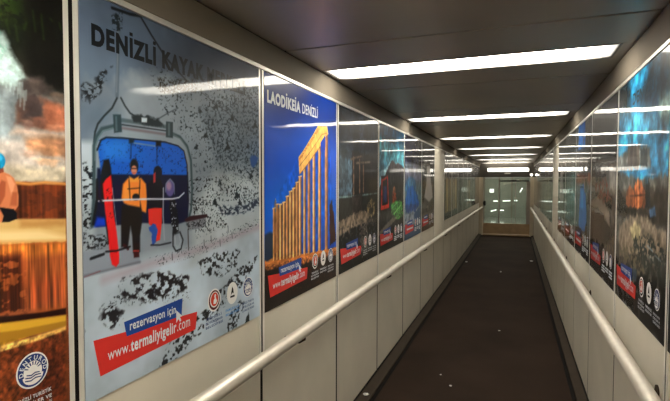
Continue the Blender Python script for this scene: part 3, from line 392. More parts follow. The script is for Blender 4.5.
ART['terrace']=[('p',(46,56,62),[(-0.1,-0.1),(1.1,-0.1),(1.1,1.3),(-0.1,1.3)],0.004,0.0,None,1.0),('p',(28,34,42),[(-0.1,0.95),(1.1,0.8),(1.1,1.3),(-0.1,1.3)],0.08,0.0,None,1.0),('p',(60,76,84),[(-0.02,0.806),(0.267,0.786),(0.314,0.532),(-0.018,0.54)],0.01,0.0,None,1.0),('p',(34,30,28),[(0.266,0.858),(0.953,0.836),(0.959,0.509),(0.269,0.526)],0.008,0.008,None,1.0),('n',0.25,8,3,None,5),('l',(124,98,76),[(0.303,0.803),(0.311,0.408)],0.022,0.006,1.0),('l',(124,98,76),[(0.444,0.795),(0.453,0.4)],0.022,0.006,1.0),('l',(124,98,76),[(0.54,0.753),(0.548,0.488)],0.022,0.006,1.0),('l',(104,86,70),[(0.245,0.792),(0.503,0.828)],0.018,0.006,1.0),('l',(110,96,80),[(0.358,0.768),(0.716,0.791)],0.018,0.006,1.0),('p',(30,32,30),[(-0.018,0.52),(0.958,0.561),(0.963,0.284),(-0.017,0.319)],0.006,0.0,None,1.0),('l',(104,128,122),[(-0.018,0.523),(0.361,0.524),(0.958,0.535)],0.012,0.006,1.0),('p',(50,42,38),[(0.269,0.526),(0.507,0.536),(0.508,0.381),(0.271,0.395)],0.006,0.006,None,1.0),('e',(128,112,80),0.765,0.415,0.125,0.074,0.008,1.0,0.014,(12,0.3)),('e',(44,42,36),0.751,0.391,0.058,0.033,0.006,1.0,0.008,None),('p',(120,104,86),[(-0.017,0.359),(0.271,0.395),(0.559,0.409),(0.723,0.368),(0.614,0.295),(0.272,0.279),(0.022,0.261),(-0.017,0.265)],0.006,0.008,None,1.0),('p',(86,76,64),[(-0.017,0.319),(0.363,0.33),(0.78,0.331),(0.963,0.302),(0.964,0.232),(0.022,0.22)],0.008,0.008,(20,0.45),1.0),('p',(20,24,24),[(-0.017,0.252),(0.271,0.293),(0.509,0.303),(0.963,0.284),(0.968,0.023),(-0.015,-0.005)],0.006,0.008,(14,0.34),1.0),('p',(96,90,80),[(0.484,0.29),(0.614,0.311),(0.698,0.158),(0.565,-0.001),(0.463,0.015)],0.006,0.006,(30,0.42),1.0),('n',0.3,30,30,None,15),('p',(16,18,18),[(-0.016,0.09),(0.967,0.075),(0.969,-0.029),(-0.015,-0.018)],0.008,0.0,(20,0.3),1.0)]
ART['paragliding']=[('p',(58,132,150),[(-0.1,-0.1),(1.1,-0.1),(1.1,1.3),(-0.1,1.3)],0.004,0.0,None,1.0),('p',(92,160,170),[(-0.1,0.86),(1.1,0.8),(1.1,1.0),(-0.1,1.0)],0.06,0.0,None,1.0),('p',(30,70,92),[(-0.1,1.02),(1.1,0.98),(1.1,1.3),(-0.1,1.3)],0.06,0.0,None,1.0),('p',(150,196,204),[(-0.013,0.716),(0.221,0.758),(0.403,0.84),(0.294,0.723),(0.086,0.613),(-0.011,0.56)],0.006,0.0,None,1.0),('p',(60,54,58),[(0.153,0.666),(0.293,0.76),(0.442,0.841),(0.603,0.809),(0.731,0.825),(0.96,0.781),(0.968,0.548),(0.155,0.558)],0.005,0.006,None,1.0),('p',(44,44,42),[(-0.011,0.578),(0.153,0.684),(0.367,0.744),(0.963,0.697),(0.98,0.174),(-0.003,0.168)],0.008,0.006,None,1.0),('n',0.25,10,6,None,11),('p',(30,22,22),[(0.052,0.683),(0.295,0.686),(0.301,0.408),(0.058,0.383)],0.004,0.0,None,1.0),('l',(196,52,36),[(0.086,0.648),(0.077,0.4)],0.026,0.003,1.0),('l',(196,52,36),[(0.28,0.686),(0.316,0.407)],0.022,0.003,1.0),('l',(196,60,40),[(0.071,0.4),(0.316,0.407)],0.036,0.003,1.0),('l',(180,60,40),[(0.119,0.648),(0.273,0.677)],0.022,0.003,1.0),('p',(34,50,84),[(0.141,0.595),(0.246,0.594),(0.256,0.447),(0.144,0.442)],0.003,0.0,None,1.0),('e',(130,84,54),0.544,0.553,0.049,0.039,0.005,1.0,0.006,None),('p',(140,66,36),[(0.473,0.535),(0.611,0.523),(0.639,0.423),(0.468,0.419)],0.006,0.009,(20,0.3),1.0),('l',(60,60,50),[(0.448,0.574),(0.413,0.422)],0.014,0.006,1.0),('p',(80,146,70),[(0.413,0.422),(0.655,0.452),(0.877,0.424),(0.928,0.295),(0.704,0.248),(0.455,0.314)],0.006,0.012,(24,0.35),1.0),('n',0.25,26,26,None,14),('l',(120,190,120),[(0.453,0.382),(0.698,0.43)],0.01,0.002,0.7),('l',(60,110,60),[(0.414,0.403),(0.514,0.32)],0.007,0.003,0.8),('l',(120,180,100),[(0.534,0.319),(0.833,0.394)],0.01,0.002,0.7),('l',(110,176,96),[(0.461,0.372),(0.558,0.357)],0.007,0.003,0.8),('l',(120,180,100),[(0.534,0.319),(0.833,0.394)],0.01,0.002,0.7),('l',(60,110,60),[(0.51,0.34),(0.602,0.394)],0.007,0.003,0.8),('l',(120,180,100),[(0.534,0.319),(0.833,0.394)],0.01,0.002,0.7),('l',(110,176,96),[(0.557,0.396),(0.647,0.432)],0.007,0.003,0.8),('l',(120,180,100),[(0.534,0.319),(0.833,0.394)],0.01,0.002,0.7),('l',(60,110,60),[(0.607,0.364),(0.698,0.309)],0.007,0.003,0.8),('l',(120,180,100),[(0.534,0.319),(0.833,0.394)],0.01,0.002,0.7),('l',(110,176,96),[(0.658,0.332),(0.744,0.347)],0.007,0.003,0.8),('l',(120,180,100),[(0.534,0.319),(0.833,0.394)],0.01,0.002,0.7),('l',(60,110,60),[(0.708,0.39),(0.792,0.386)],0.007,0.003,0.8),('l',(120,180,100),[(0.534,0.319),(0.833,0.394)],0.01,0.002,0.7),('l',(110,176,96),[(0.762,0.356),(0.841,0.425)],0.007,0.003,0.8),('l',(120,180,100),[(0.534,0.319),(0.833,0.394)],0.01,0.002,0.7),('l',(60,110,60),[(0.817,0.323),(0.895,0.297)],0.007,0.003,0.8),('l',(120,180,100),[(0.534,0.319),(0.833,0.394)],0.01,0.002,0.7),('p',(140,128,112),[(-0.004,0.194),(0.456,0.285),(0.746,0.286),(0.38,0.214),(-0.003,0.159)],0.008,0.008,None,0.7),('p',(18,18,18),[(-0.003,0.159),(0.381,0.195),(0.978,0.217),(0.985,-0.008),(0.0,-0.017)],0.007,0.0,None,1.0)]
ART['dancer']=[('p',(92,104,112),[(-0.1,-0.1),(1.1,-0.1),(1.1,1.3),(-0.1,1.3)],0.004,0.0,None,1.0),('p',(26,26,50),[(-0.1,0.86),(1.1,0.8),(1.1,1.3),(-0.1,1.3)],0.03,0.0,None,1.0),('p',(110,108,122),[(-0.1,0.72),(0.5,0.82),(1.1,0.74),(1.1,0.6),(-0.1,0.6)],0.03,0.02,None,1.0),('p',(96,116,118),[(-0.1,0.3),(1.1,0.3),(1.1,0.62),(-0.1,0.62)],0.06,0.02,None,1.0),('n',0.15,8,5,None,12),('e',(60,104,136),0.324,0.589,0.286,0.102,0.014,1.0,0.0,None),('e',(80,126,150),0.323,0.623,0.134,0.045,0.008,1.0,0.0,None),('p',(30,88,146),[(0.044,0.439),(0.166,0.568),(0.435,0.588),(0.738,0.465),(0.806,0.341),(0.445,0.334),(0.072,0.352)],0.008,0.012,None,1.0),('p',(18,66,120),[(0.022,0.376),(0.805,0.378),(0.622,0.277),(0.124,0.294)],0.008,0.012,None,1.0),('n',0.22,24,16,None,16),('l',(20,60,110),[(0.115,0.546),(0.072,0.352)],0.01,0.005,0.6),('l',(90,150,190),[(0.198,0.523),(0.178,0.346)],0.01,0.005,0.6),('l',(20,60,110),[(0.284,0.499),(0.289,0.341)],0.01,0.005,0.6),('l',(90,150,190),[(0.369,0.543),(0.405,0.336)],0.01,0.005,0.6),('l',(20,60,110),[(0.46,0.519),(0.525,0.33)],0.01,0.005,0.6),('l',(90,150,190),[(0.554,0.493),(0.651,0.324)],0.01,0.005,0.6),('p',(150,158,160),[(-0.024,0.282),(0.872,0.325),(0.88,0.138),(-0.019,0.142)],0.014,0.0,(12,0.42),1.0),('p',(50,84,116),[(0.505,0.26),(0.871,0.338),(0.882,0.087),(0.569,0.114)],0.008,0.008,None,1.0),('p',(58,82,104),[(-0.019,0.142),(0.88,0.138),(0.887,-0.038),(-0.013,-0.051)],0.01,0.0,None,1.0)]
ART['dress']=[('p',(66,62,56),[(-0.1,-0.1),(1.1,-0.1),(1.1,1.3),(-0.1,1.3)],0.004,0.0,None,1.0),('p',(28,26,34),[(-0.1,0.84),(1.1,0.8),(1.1,1.3),(-0.1,1.3)],0.04,0.0,None,1.0),('n',0.3,8,5,None,13),('p',(168,160,150),[(0.192,0.845),(0.574,0.859),(0.668,0.638),(0.938,0.436),(0.519,0.364),(0.068,0.457),(0.202,0.637)],0.014,0.0,None,1.0),('p',(40,42,38),[(-0.1,0.32),(0.1,0.36),(0.3,0.62),(0.35,0.86),(-0.1,0.86)],0.014,0.008,None,1.0),('p',(40,42,38),[(1.1,0.32),(0.84,0.36),(0.72,0.62),(0.7,0.86),(1.1,0.86)],0.014,0.008,None,1.0),('p',(104,96,86),[(-0.123,0.213),(0.948,0.261),(0.953,0.173),(-0.119,0.113)],0.01,0.008,None,1.0),('p',(58,26,20),[(-0.12,0.138),(0.953,0.173),(0.965,-0.033),(-0.112,-0.063)],0.01,0.0,None,1.0)]
ART['spring']=[('p',(120,66,34),[(-0.1,-0.1),(1.1,-0.1),(1.1,1.3),(-0.1,1.3)],0.0017,0.0,None,1.0),('p',(24,26,18),[(-0.1,0.76),(1.1,0.8),(1.1,1.3),(-0.1,1.3)],0.016,0.0,None,1.0),('p',(44,60,22),[(-0.1,0.98),(0.84,1.0),(0.83,1.1),(0.82,1.3),(-0.1,1.3)],0.0319,0.0,(28,0.4),1.0),('p',(66,60,50),[(0.724,0.883),(0.885,0.922),(0.956,0.862),(0.955,0.809),(0.721,0.775)],0.0319,0.0,None,0.8),('p',(60,70,30),[(0.3,0.95),(0.8,0.99),(0.8,1.2),(0.3,1.2)],0.016,0.0,(60,0.5),1.0),('p',(16,14,10),[(0.85,0.85),(1.1,0.85),(1.1,1.3),(0.86,1.3)],0.016,0.0,None,0.8),('p',(150,160,158),[(0.665,0.808),(0.818,0.85),(0.831,0.791),(0.823,0.648),(0.66,0.634)],0.0239,0.0,None,1.0),('p',(120,126,124),[(0.808,0.83),(0.858,0.863),(0.955,0.836),(0.951,0.62),(0.804,0.62)],0.016,0.0,None,1.0),('p',(86,76,70),[(0.826,0.857),(0.843,0.874),(0.894,0.88),(0.905,0.852),(0.888,0.825),(0.827,0.819)],0.0096,0.0034,None,1.0),('p',(128,90,70),[(0.822,0.785),(0.837,0.821),(0.883,0.829),(0.926,0.826),(0.955,0.82),(0.953,0.752),(0.881,0.749),(0.821,0.757)],0.0072,0.0034,None,1.0),('p',(74,62,58),[(0.832,0.806),(0.857,0.824),(0.893,0.82),(0.898,0.791),(0.876,0.768),(0.831,0.768)],0.0128,0.0,None,1.0),('p',(178,108,76),[(0.898,0.821),(0.955,0.817),(0.953,0.757),(0.892,0.755)],0.0096,0.0,None,0.8),('p',(188,166,146),[(0.821,0.752),(0.881,0.749),(0.953,0.749),(0.953,0.731),(0.806,0.732)],0.0072,0.0,None,1.0),('p',(176,128,92),[(0.84,0.726),(0.907,0.737),(0.953,0.733),(0.952,0.683),(0.879,0.675),(0.839,0.692)],0.0096,0.0,None,1.0),('p',(200,146,104),[(0.859,0.713),(0.935,0.724),(0.952,0.704),(0.895,0.686)],0.0096,0.0,None,0.7),('p',(184,172,158),[(0.74,0.712),(0.835,0.725),(0.854,0.698),(0.952,0.678),(0.951,0.647),(0.738,0.642)],0.0128,0.0,None,1.0),('p',(206,190,160),[(0.791,0.661),(0.879,0.655),(0.951,0.662),(0.951,0.62),(0.823,0.618),(0.781,0.624)],0.0096,0.0,None,1.0),('p',(160,178,168),[(0.706,0.963),(0.793,0.964),(0.807,0.945),(0.822,0.912),(0.848,0.871),(0.833,0.853),(0.703,0.824)],0.008,0.0034,None,1.0),('p',(120,180,150),[(0.725,0.948),(0.789,0.958),(0.8,0.938),(0.776,0.896),(0.724,0.883)],0.0112,0.0,(28,0.4),1.0),('p',(176,190,184),[(0.704,0.9),(0.802,0.939),(0.82,0.907),(0.838,0.869),(0.703,0.828)],0.0112,0.0,(40,0.45),1.0),('e',(60,52,48),0.847,0.851,0.018,0.014,0.0038,0.65,0.0038,None),('e',(75,65,60),0.845,0.859,0.012,0.004,0.0029,0.5,0.0025,None),('e',(84,72,64),0.873,0.861,0.021,0.015,0.0038,0.65,0.0038,None),('e',(105,90,80),0.871,0.869,0.015,0.004,0.0029,0.5,0.0025,None),('e',(70,60,54),0.902,0.852,0.019,0.015,0.0038,0.65,0.0038,None),('e',(87,75,67),0.899,0.86,0.013,0.004,0.0029,0.5,0.0025,None),('e',(96,78,64),0.932,0.837,0.023,0.015,0.0038,0.65,0.0038,None),('e',(120,97,80),0.929,0.845,0.016,0.005,0.0029,0.5,0.0025,None),('e',(92,70,60),0.841,0.802,0.015,0.017,0.0038,0.65,0.0038,None),('e',(115,87,75),0.839,0.811,0.01,0.005,0.0029,0.5,0.0025,None),('e',(70,56,52),0.867,0.811,0.021,0.02,0.0038,0.65,0.0038,None),('e',(87,70,65),0.864,0.822,0.015,0.006,0.0029,0.5,0.0025,None),('e',(150,92,66),0.914,0.798,0.025,0.02,0.0038,0.65,0.0038,None),('e',(187,115,82),0.912,0.809,0.018,0.006,0.0029,0.5,0.0025,None),('e',(170,104,74),0.942,0.787,0.018,0.023,0.0038,0.65,0.0038,None),('e',(212,130,92),0.94,0.799,0.012,0.007,0.0029,0.5,0.0025,None),('e',(130,86,68),0.881,0.769,0.022,0.015,0.0038,0.65,0.0038,None),('e',(162,107,85),0.879,0.777,0.015,0.004,0.0029,0.5,0.0025,None),('e',(150,116,100),0.85,0.76,0.015,0.01,0.0038,0.65,0.0038,None),('e',(187,145,125),0.848,0.765,0.011,0.003,0.0029,0.5,0.0025,None),('e',(188,128,96),0.925,0.759,0.023,0.01,0.0038,0.65,0.0038,None),('e',(235,160,120),0.922,0.764,0.016,0.003,0.0029,0.5,0.0025,None),('e',(186,136,100),0.87,0.709,0.024,0.012,0.0038,0.65,0.0038,None),('e',(232,170,125),0.867,0.715,0.017,0.004,0.0029,0.5,0.0025,None),('e',(196,140,98),0.907,0.701,0.025,0.015,0.0038,0.65,0.0038,None),('e',(245,175,122),0.904,0.71,0.017,0.004,0.0029,0.5,0.0025,None),('e',(170,120,88),0.935,0.719,0.02,0.01,0.0038,0.65,0.0038,None),('e',(212,150,110),0.932,0.724,0.014,0.003,0.0029,0.5,0.0025,None),('e',(176,140,116),0.854,0.688,0.021,0.01,0.0038,0.65,0.0038,None),('e',(220,175,145),0.851,0.693,0.014,0.003,0.0029,0.5,0.0025,None),('e',(200,160,120),0.9,0.671,0.034,0.01,0.0038,0.65,0.0038,None),('e',(250,200,150),0.898,0.676,0.023,0.003,0.0029,0.5,0.0025,None),('l',(170,188,182),[(0.775,0.932),(0.776,0.896)],0.0017,0.0021,0.5),('l',(170,188,182),[(0.777,0.913),(0.778,0.869)],0.0028,0.0021,0.5),('l',(170,188,182),[(0.78,0.914),(0.781,0.879)],0.0038,0.0021,0.5),('l',(170,188,182),[(0.783,0.916),(0.783,0.852)],0.0017,0.0021,0.5),('l',(170,188,182),[(0.786,0.917),(0.786,0.862)],0.0028,0.0021,0.5),('l',(170,188,182),[(0.788,0.898),(0.789,0.873)],0.0038,0.0021,0.5),('l',(170,188,182),[(0.791,0.899),(0.792,0.845)],0.0017,0.0021,0.5),('l',(170,188,182),[(0.794,0.901),(0.795,0.856)],0.0028,0.0021,0.5),('l',(170,188,182),[(0.797,0.902),(0.798,0.867)],0.0038,0.0021,0.5),('l',(170,188,182),[(0.8,0.904),(0.8,0.839)],0.0017,0.0021,0.5),('l',(170,188,182),[(0.803,0.884),(0.803,0.85)],0.0028,0.0021,0.5),('l',(170,188,182),[(0.806,0.886),(0.806,0.861)],0.0038,0.0021,0.5),('l',(170,188,182),[(0.809,0.887),(0.809,0.832)],0.0017,0.0021,0.5),('l',(170,188,182),[(0.812,0.888),(0.812,0.843)],0.0028,0.0021,0.5),('l',(170,188,182),[(0.815,0.869),(0.815,0.854)],0.0038,0.0021,0.5),('l',(170,188,182),[(0.818,0.87),(0.817,0.826)],0.0017,0.0021,0.5),('l',(170,188,182),[(0.821,0.871),(0.82,0.837)],0.0028,0.0021,0.5),('l',(170,188,182),[(0.824,0.873),(0.824,0.848)],0.0038,0.0021,0.5),('l',(170,188,182),[(0.827,0.874),(0.826,0.819)],0.0017,0.0021,0.5),('l',(170,188,182),[(0.83,0.854),(0.829,0.83)],0.0028,0.0021,0.5),('l',(170,188,182),[(0.833,0.856),(0.832,0.801)],0.0038,0.0021,0.5),('l',(170,188,182),[(0.836,0.857),(0.835,0.812)],0.0017,0.0021,0.5),('l',(170,188,182),[(0.839,0.858),(0.838,0.823)],0.0028,0.0021,0.5),('l',(170,188,182),[(0.842,0.838),(0.841,0.794)],0.0038,0.0021,0.5),('l',(170,188,182),[(0.845,0.839),(0.844,0.805)],0.0017,0.0021,0.5),('l',(170,188,182),[(0.848,0.841),(0.847,0.817)],0.0028,0.0021,0.5),('l',(20,26,12),[(0.795,1.019),(0.801,1.003)],0.0049,0.0034,0.5),('l',(60,84,30),[(0.804,0.992),(0.81,0.967)],0.0049,0.0034,0.5),('l',(20,26,12),[(0.815,1.016),(0.821,0.991)],0.0049,0.0034,0.5),('l',(60,84,30),[(0.825,0.989),(0.83,0.954)],0.0049,0.0034,0.5),('l',(20,26,12),[(0.836,1.014),(0.841,0.978)],0.0049,0.0034,0.5),('l',(60,84,30),[(0.846,0.987),(0.852,1.003)],0.0049,0.0034,0.5),('l',(20,26,12),[(0.857,1.012),(0.862,0.965)],0.0049,0.0034,0.5),('l',(60,84,30),[(0.869,1.037),(0.874,0.99)],0.0049,0.0034,0.5),('l',(20,26,12),[(0.879,1.009),(0.885,1.016)],0.0049,0.0034,0.5),('l',(60,84,30),[(0.891,1.035),(0.896,0.977)],0.0049,0.0034,0.5),('l',(20,26,12),[(0.903,1.006),(0.908,1.003)],0.0049,0.0034,0.5),('l',(60,84,30),[(0.915,1.033),(0.92,1.029)],0.0049,0.0034,0.5),('l',(20,26,12),[(0.928,1.06),(0.931,0.99)],0.0049,0.0034,0.5),('l',(60,84,30),[(0.94,1.03),(0.944,1.016)],0.0049,0.0034,0.5),('n',0.14,21.0,21.0,None,26),('n',0.08,90.0,90.0,None,27),('p',(112,54,26),[(0.66,0.617),(0.813,0.615),(0.837,0.62),(0.888,0.615),(0.95,0.618),(0.948,0.515),(0.658,0.537)],0.0021,0.0021,None,1.0),('p',(92,46,26),[(0.66,0.603),(0.827,0.601),(0.95,0.604),(0.948,0.525),(0.658,0.545)],0.0034,0.0,(18,0.45),1.0),('n',0.3,75.0,4.5,[(0.66,0.615),(0.95,0.615),(0.948,0.52),(0.658,0.541)],21),('l',(204,140,72),[(0.818,0.618),(0.852,0.615),(0.891,0.619),(0.95,0.615)],0.007,0.0025,1.0),('p',(206,168,104),[(0.658,0.541),(0.825,0.531),(0.948,0.523),(0.947,0.459),(0.849,0.469),(0.657,0.483)],0.0025,0.0,None,1.0),('p',(176,124,64),[(0.825,0.529),(0.948,0.523),(0.948,0.504),(0.825,0.51)],0.0072,0.0021,None,0.7),('p',(230,206,150),[(0.657,0.516),(0.875,0.5),(0.947,0.478),(0.947,0.467),(0.657,0.492)],0.008,0.0,None,0.7),('p',(158,84,42),[(0.657,0.487),(0.8,0.472),(0.875,0.468),(0.947,0.462),(0.943,0.276),(0.845,0.287),(0.653,0.33)],0.0021,0.0017,None,1.0),('p',(206,120,48),[(0.657,0.489),(0.947,0.462),(0.947,0.435),(0.848,0.434),(0.656,0.467)],0.0096,0.0,None,0.85),('p',(84,38,20),[(0.656,0.454),(0.828,0.447),(0.832,0.3),(0.653,0.33)],0.0112,0.0,(20,0.38),1.0),('p',(170,78,42),[(0.842,0.381),(0.933,0.374),(0.932,0.311),(0.845,0.311)],0.0144,0.0,None,0.6),('p',(40,14,8),[(0.653,0.339),(0.796,0.305),(0.881,0.292),(0.943,0.287),(0.943,0.271),(0.87,0.28),(0.773,0.292),(0.652,0.314)],0.0025,0.0,None,1.0),('n',0.38,135.0,6.0,[(0.657,0.487),(0.947,0.459),(0.943,0.287),(0.653,0.343)],22),('p',(206,160,50),[(0.652,0.314),(0.82,0.286),(0.943,0.268),(0.942,0.239),(0.844,0.243),(0.772,0.241),(0.651,0.26)],0.0025,0.0,None,1.0),('p',(150,104,30),[(0.652,0.293),(0.819,0.265),(0.943,0.253),(0.942,0.239),(0.844,0.243),(0.772,0.241)],0.0021,0.0,None,0.7),('p',(222,170,90),[(0.651,0.268),(0.772,0.241),(0.843,0.238),(0.942,0.239),(0.942,0.229),(0.869,0.225),(0.771,0.227),(0.651,0.247)],0.0025,0.0,None,1.0),('p',(116,58,28),[(0.651,0.247),(0.771,0.227),(0.843,0.223),(0.942,0.223),(0.936,-0.038),(0.645,0.022)],0.0025,0.0,None,1.0),('p',(90,40,20),[(0.843,0.203),(0.941,0.197),(0.936,-0.038),(0.814,0.023)],0.0199,0.0,None,0.8),('n',0.35,105.0,105.0,[(0.651,0.26),(0.942,0.229),(0.936,-0.038),(0.645,0.022)],23),('p',(196,120,78),[(0.75,0.629),(0.772,0.647),(0.788,0.643),(0.802,0.638),(0.813,0.629),(0.82,0.61),(0.823,0.587),(0.822,0.563),(0.811,0.549),(0.757,0.547)],0.0013,0.0,None,1.0),('p',(150,76,46),[(0.785,0.624),(0.794,0.62),(0.791,0.587),(0.779,0.565),(0.766,0.565),(0.771,0.601)],0.0021,0.0,None,0.8),('p',(222,160,120),[(0.795,0.634),(0.806,0.631),(0.815,0.615),(0.807,0.587),(0.801,0.61)],0.0021,0.0,None,0.7),('p',(150,76,46),[(0.808,0.596),(0.82,0.596),(0.819,0.563),(0.802,0.564)],0.0025,0.0,None,0.6),('p',(140,70,44),[(0.764,0.66),(0.788,0.657),(0.79,0.643),(0.777,0.638),(0.764,0.642)],0.0013,0.0,None,1.0),('e',(24,140,180),0.78,0.668,0.014,0.018,0.0013,1.0,0.0,None),('e',(80,190,214),0.781,0.675,0.007,0.007,0.0021,0.7,0.0,None),('p',(20,20,24),[(0.766,0.565),(0.793,0.559),(0.811,0.556),(0.818,0.546),(0.818,0.532),(0.799,0.526),(0.783,0.527),(0.779,0.551)],0.0013,0.0,None,1.0),('p',(196,120,78),[(0.736,0.562),(0.779,0.558),(0.787,0.541),(0.783,0.527),(0.735,0.529)],0.0013,0.0,None,1.0)]
ART['castle']=[('p',(48,150,190),[(-0.1,-0.1),(1.1,-0.1),(1.1,1.3),(-0.1,1.3)],0.004,0.0,None,1.0),('p',(66,62,54),[(-0.1,-0.1),(1.1,-0.1),(1.1,0.5),(-0.1,0.5)],0.02,0.0,None,1.0),('p',(24,72,92),[(0.5,0.8),(1.1,0.9),(1.1,1.3),(0.6,1.3)],0.07,0.0,None,1.0),('p',(34,50,54),[(-0.1,1.0),(0.25,0.98),(0.2,1.3),(-0.1,1.3)],0.05,0.0,None,1.0),('p',(150,160,140),[(0.795,0.969),(0.923,0.991),(1.095,0.937),(1.107,0.8),(0.833,0.861)],0.03,0.02,None,0.7),('n',0.18,5,5,None,31),('p',(90,170,200),[(0.127,0.968),(0.728,0.915),(0.863,0.826),(0.662,0.796),(0.089,0.855)],0.03,0.02,None,0.6),('p',(56,120,150),[(-0.1,0.68),(1.1,0.66),(1.1,0.78),(-0.1,0.8)],0.04,0.0,None,0.6),('p',(96,94,86),[(-0.1,0.3),(1.1,0.3),(1.1,0.66),(0.5,0.64),(-0.1,0.7)],0.012,0.01,None,1.0),('p',(120,104,88),[(-0.006,0.762),(0.412,0.798),(0.664,0.779),(0.704,0.693),(0.003,0.684)],0.008,0.008,None,0.8),('p',(90,80,70),[(0.239,0.811),(0.489,0.797),(0.499,0.705),(0.251,0.709)],0.005,0.005,None,1.0),('p',(46,60,60),[(0.509,0.782),(0.632,0.773),(0.64,0.695),(0.518,0.699)],0.005,0.005,None,1.0),('p',(58,52,44),[(-0.1,0.44),(1.1,0.44),(1.1,0.6),(-0.1,0.58)],0.014,0.01,None,1.0),('n',0.35,12,12,None,32),('p',(130,80,52),[(0.227,0.503),(0.241,0.586),(0.329,0.607),(0.394,0.588),(0.616,0.6),(0.657,0.523)],0.006,0.01,None,1.0),('p',(150,88,54),[(0.361,0.5),(0.353,0.578),(0.376,0.602),(0.403,0.579),(0.411,0.502)],0.005,0.005,None,1.0),('p',(186,108,64),[(0.423,0.503),(0.412,0.608),(0.429,0.631),(0.452,0.608),(0.462,0.504)],0.005,0.005,None,1.0),('p',(206,126,78),[(0.474,0.505),(0.461,0.631),(0.481,0.654),(0.506,0.631),(0.519,0.507)],0.005,0.005,None,1.0),('p',(168,96,58),[(0.53,0.508),(0.519,0.617),(0.538,0.64),(0.562,0.617),(0.573,0.51)],0.005,0.005,None,1.0),('p',(120,74,50),[(0.584,0.51),(0.577,0.582),(0.592,0.604),(0.611,0.582),(0.618,0.512)],0.005,0.005,None,1.0),('l',(60,36,28),[(0.407,0.598),(0.421,0.502)],0.008,0.004,1.0),('l',(60,36,28),[(0.513,0.617),(0.525,0.507)],0.006,0.004,1.0),('l',(90,54,38),[(0.312,0.557),(0.619,0.569)],0.008,0.005,1.0),('p',(30,36,40),[(0.613,0.635),(0.677,0.643),(0.722,0.509),(0.625,0.512)],0.006,0.006,None,1.0),('p',(60,110,128),[(0.611,0.652),(0.66,0.651),(0.664,0.617),(0.614,0.617)],0.005,0.0,None,0.8),('p',(70,96,120),[(0.691,0.507),(0.78,0.528),(0.798,0.489),(0.71,0.474)],0.006,0.0,None,1.0),('p',(134,118,98),[(0.065,0.386),(0.323,0.458),(0.558,0.482),(0.758,0.453),(0.975,0.426),(0.983,0.331),(0.71,0.314),(0.084,0.223)],0.01,0.012,None,1.0),('p',(176,162,120),[(0.329,0.399),(0.45,0.438),(0.564,0.428),(0.534,0.362),(0.399,0.347)],0.009,0.008,None,1.0),('p',(50,56,50),[(0.418,0.358),(0.702,0.398),(1.005,0.356),(1.103,0.253),(0.718,0.231),(0.427,0.273)],0.008,0.008,(18,0.4),1.0),('n',0.22,30,30,None,36),('l',(150,160,160),[(0.674,0.352),(0.769,0.339)],0.01,0.002,0.7),('l',(130,140,140),[(0.799,0.327),(0.884,0.316)],0.008,0.002,0.6),('p',(110,98,76),[(0.076,0.288),(0.423,0.311),(0.72,0.214),(0.556,0.146),(0.092,0.148)],0.01,0.012,(14,0.4),1.0),('p',(24,24,22),[(0.087,0.191),(0.476,0.186),(0.717,0.239),(1.103,0.253),(1.126,-0.017),(0.111,-0.013)],0.012,0.008,(9,0.33),1.0),('p',(12,14,14),[(0.644,0.147),(0.935,0.179),(1.022,0.163),(1.038,-0.021),(0.571,0.003)],0.014,0.0,None,1.0),('p',(60,84,96),[(0.413,0.213),(0.492,0.217),(0.498,0.162),(0.419,0.156)],0.008,0.0,None,0.8)]
ART['cliff']=[('p',(72,60,50),[(-0.1,-0.1),(1.1,-0.1),(1.1,1.3),(-0.1,1.3)],0.004,0.0,None,1.0),('p',(26,28,34),[(-0.1,0.72),(1.1,0.78),(1.1,1.3),(-0.1,1.3)],0.03,0.0,None,1.0),('p',(120,114,104),[(-0.1,0.6),(0.4,0.62),(0.8,0.72),(1.1,0.66),(1.1,0.58),(-0.1,0.54)],0.02,0.012,None,1.0),('n',0.3,10,10,None,33),('p',(120,60,34),[(0.13,0.616),(0.613,0.654),(0.827,0.522),(0.411,0.468)],0.01,0.01,(14,0.42),1.0),('p',(140,120,100),[(-0.1,0.44),(0.4,0.44),(0.8,0.36),(0.75,0.46),(0.4,0.52),(-0.1,0.5)],0.012,0.012,None,1.0),('p',(76,52,40),[(0.0,0.22),(0.55,0.2),(0.6,0.42),(0.0,0.45)],0.012,0.012,None,1.0),('p',(110,92,72),[(0.595,0.233),(1.023,0.34),(1.072,0.148),(0.679,0.13)],0.01,0.012,(16,0.38),1.0),('p',(28,22,22),[(-0.1,-0.1),(1.1,-0.1),(1.1,0.16),(0.5,0.14),(-0.1,0.24)],0.016,0.008,None,1.0)]
ART['gown']=[('p',(76,86,88),[(-0.1,-0.1),(1.1,-0.1),(1.1,1.3),(-0.1,1.3)],0.004,0.0,None,1.0),('p',(30,30,38),[(-0.1,0.75),(1.1,0.75),(1.1,1.3),(-0.1,1.3)],0.03,0.0,None,1.0),('p',(40,110,180),[(0.15,0.92),(0.62,0.92),(0.62,1.3),(0.15,1.3)],0.03,0.0,None,1.0),('p',(120,70,48),[(0.0,0.62),(1.1,0.62),(1.1,0.7),(0.0,0.7)],0.02,0.014,None,1.0),('n',0.25,8,6,None,34),('p',(50,104,158),[(0.34,0.58),(0.55,0.62),(0.72,0.5),(0.8,0.3),(0.6,0.2),(0.25,0.24),(0.3,0.42)],0.018,0.014,None,1.0),('p',(60,150,200),[(0.44,0.56),(0.54,0.56),(0.56,0.4),(0.42,0.4)],0.016,0.0,None,0.6),('p',(26,22,28),[(-0.1,-0.1),(1.1,-0.1),(1.1,0.2),(-0.1,0.22)],0.014,0.008,None,1.0)]
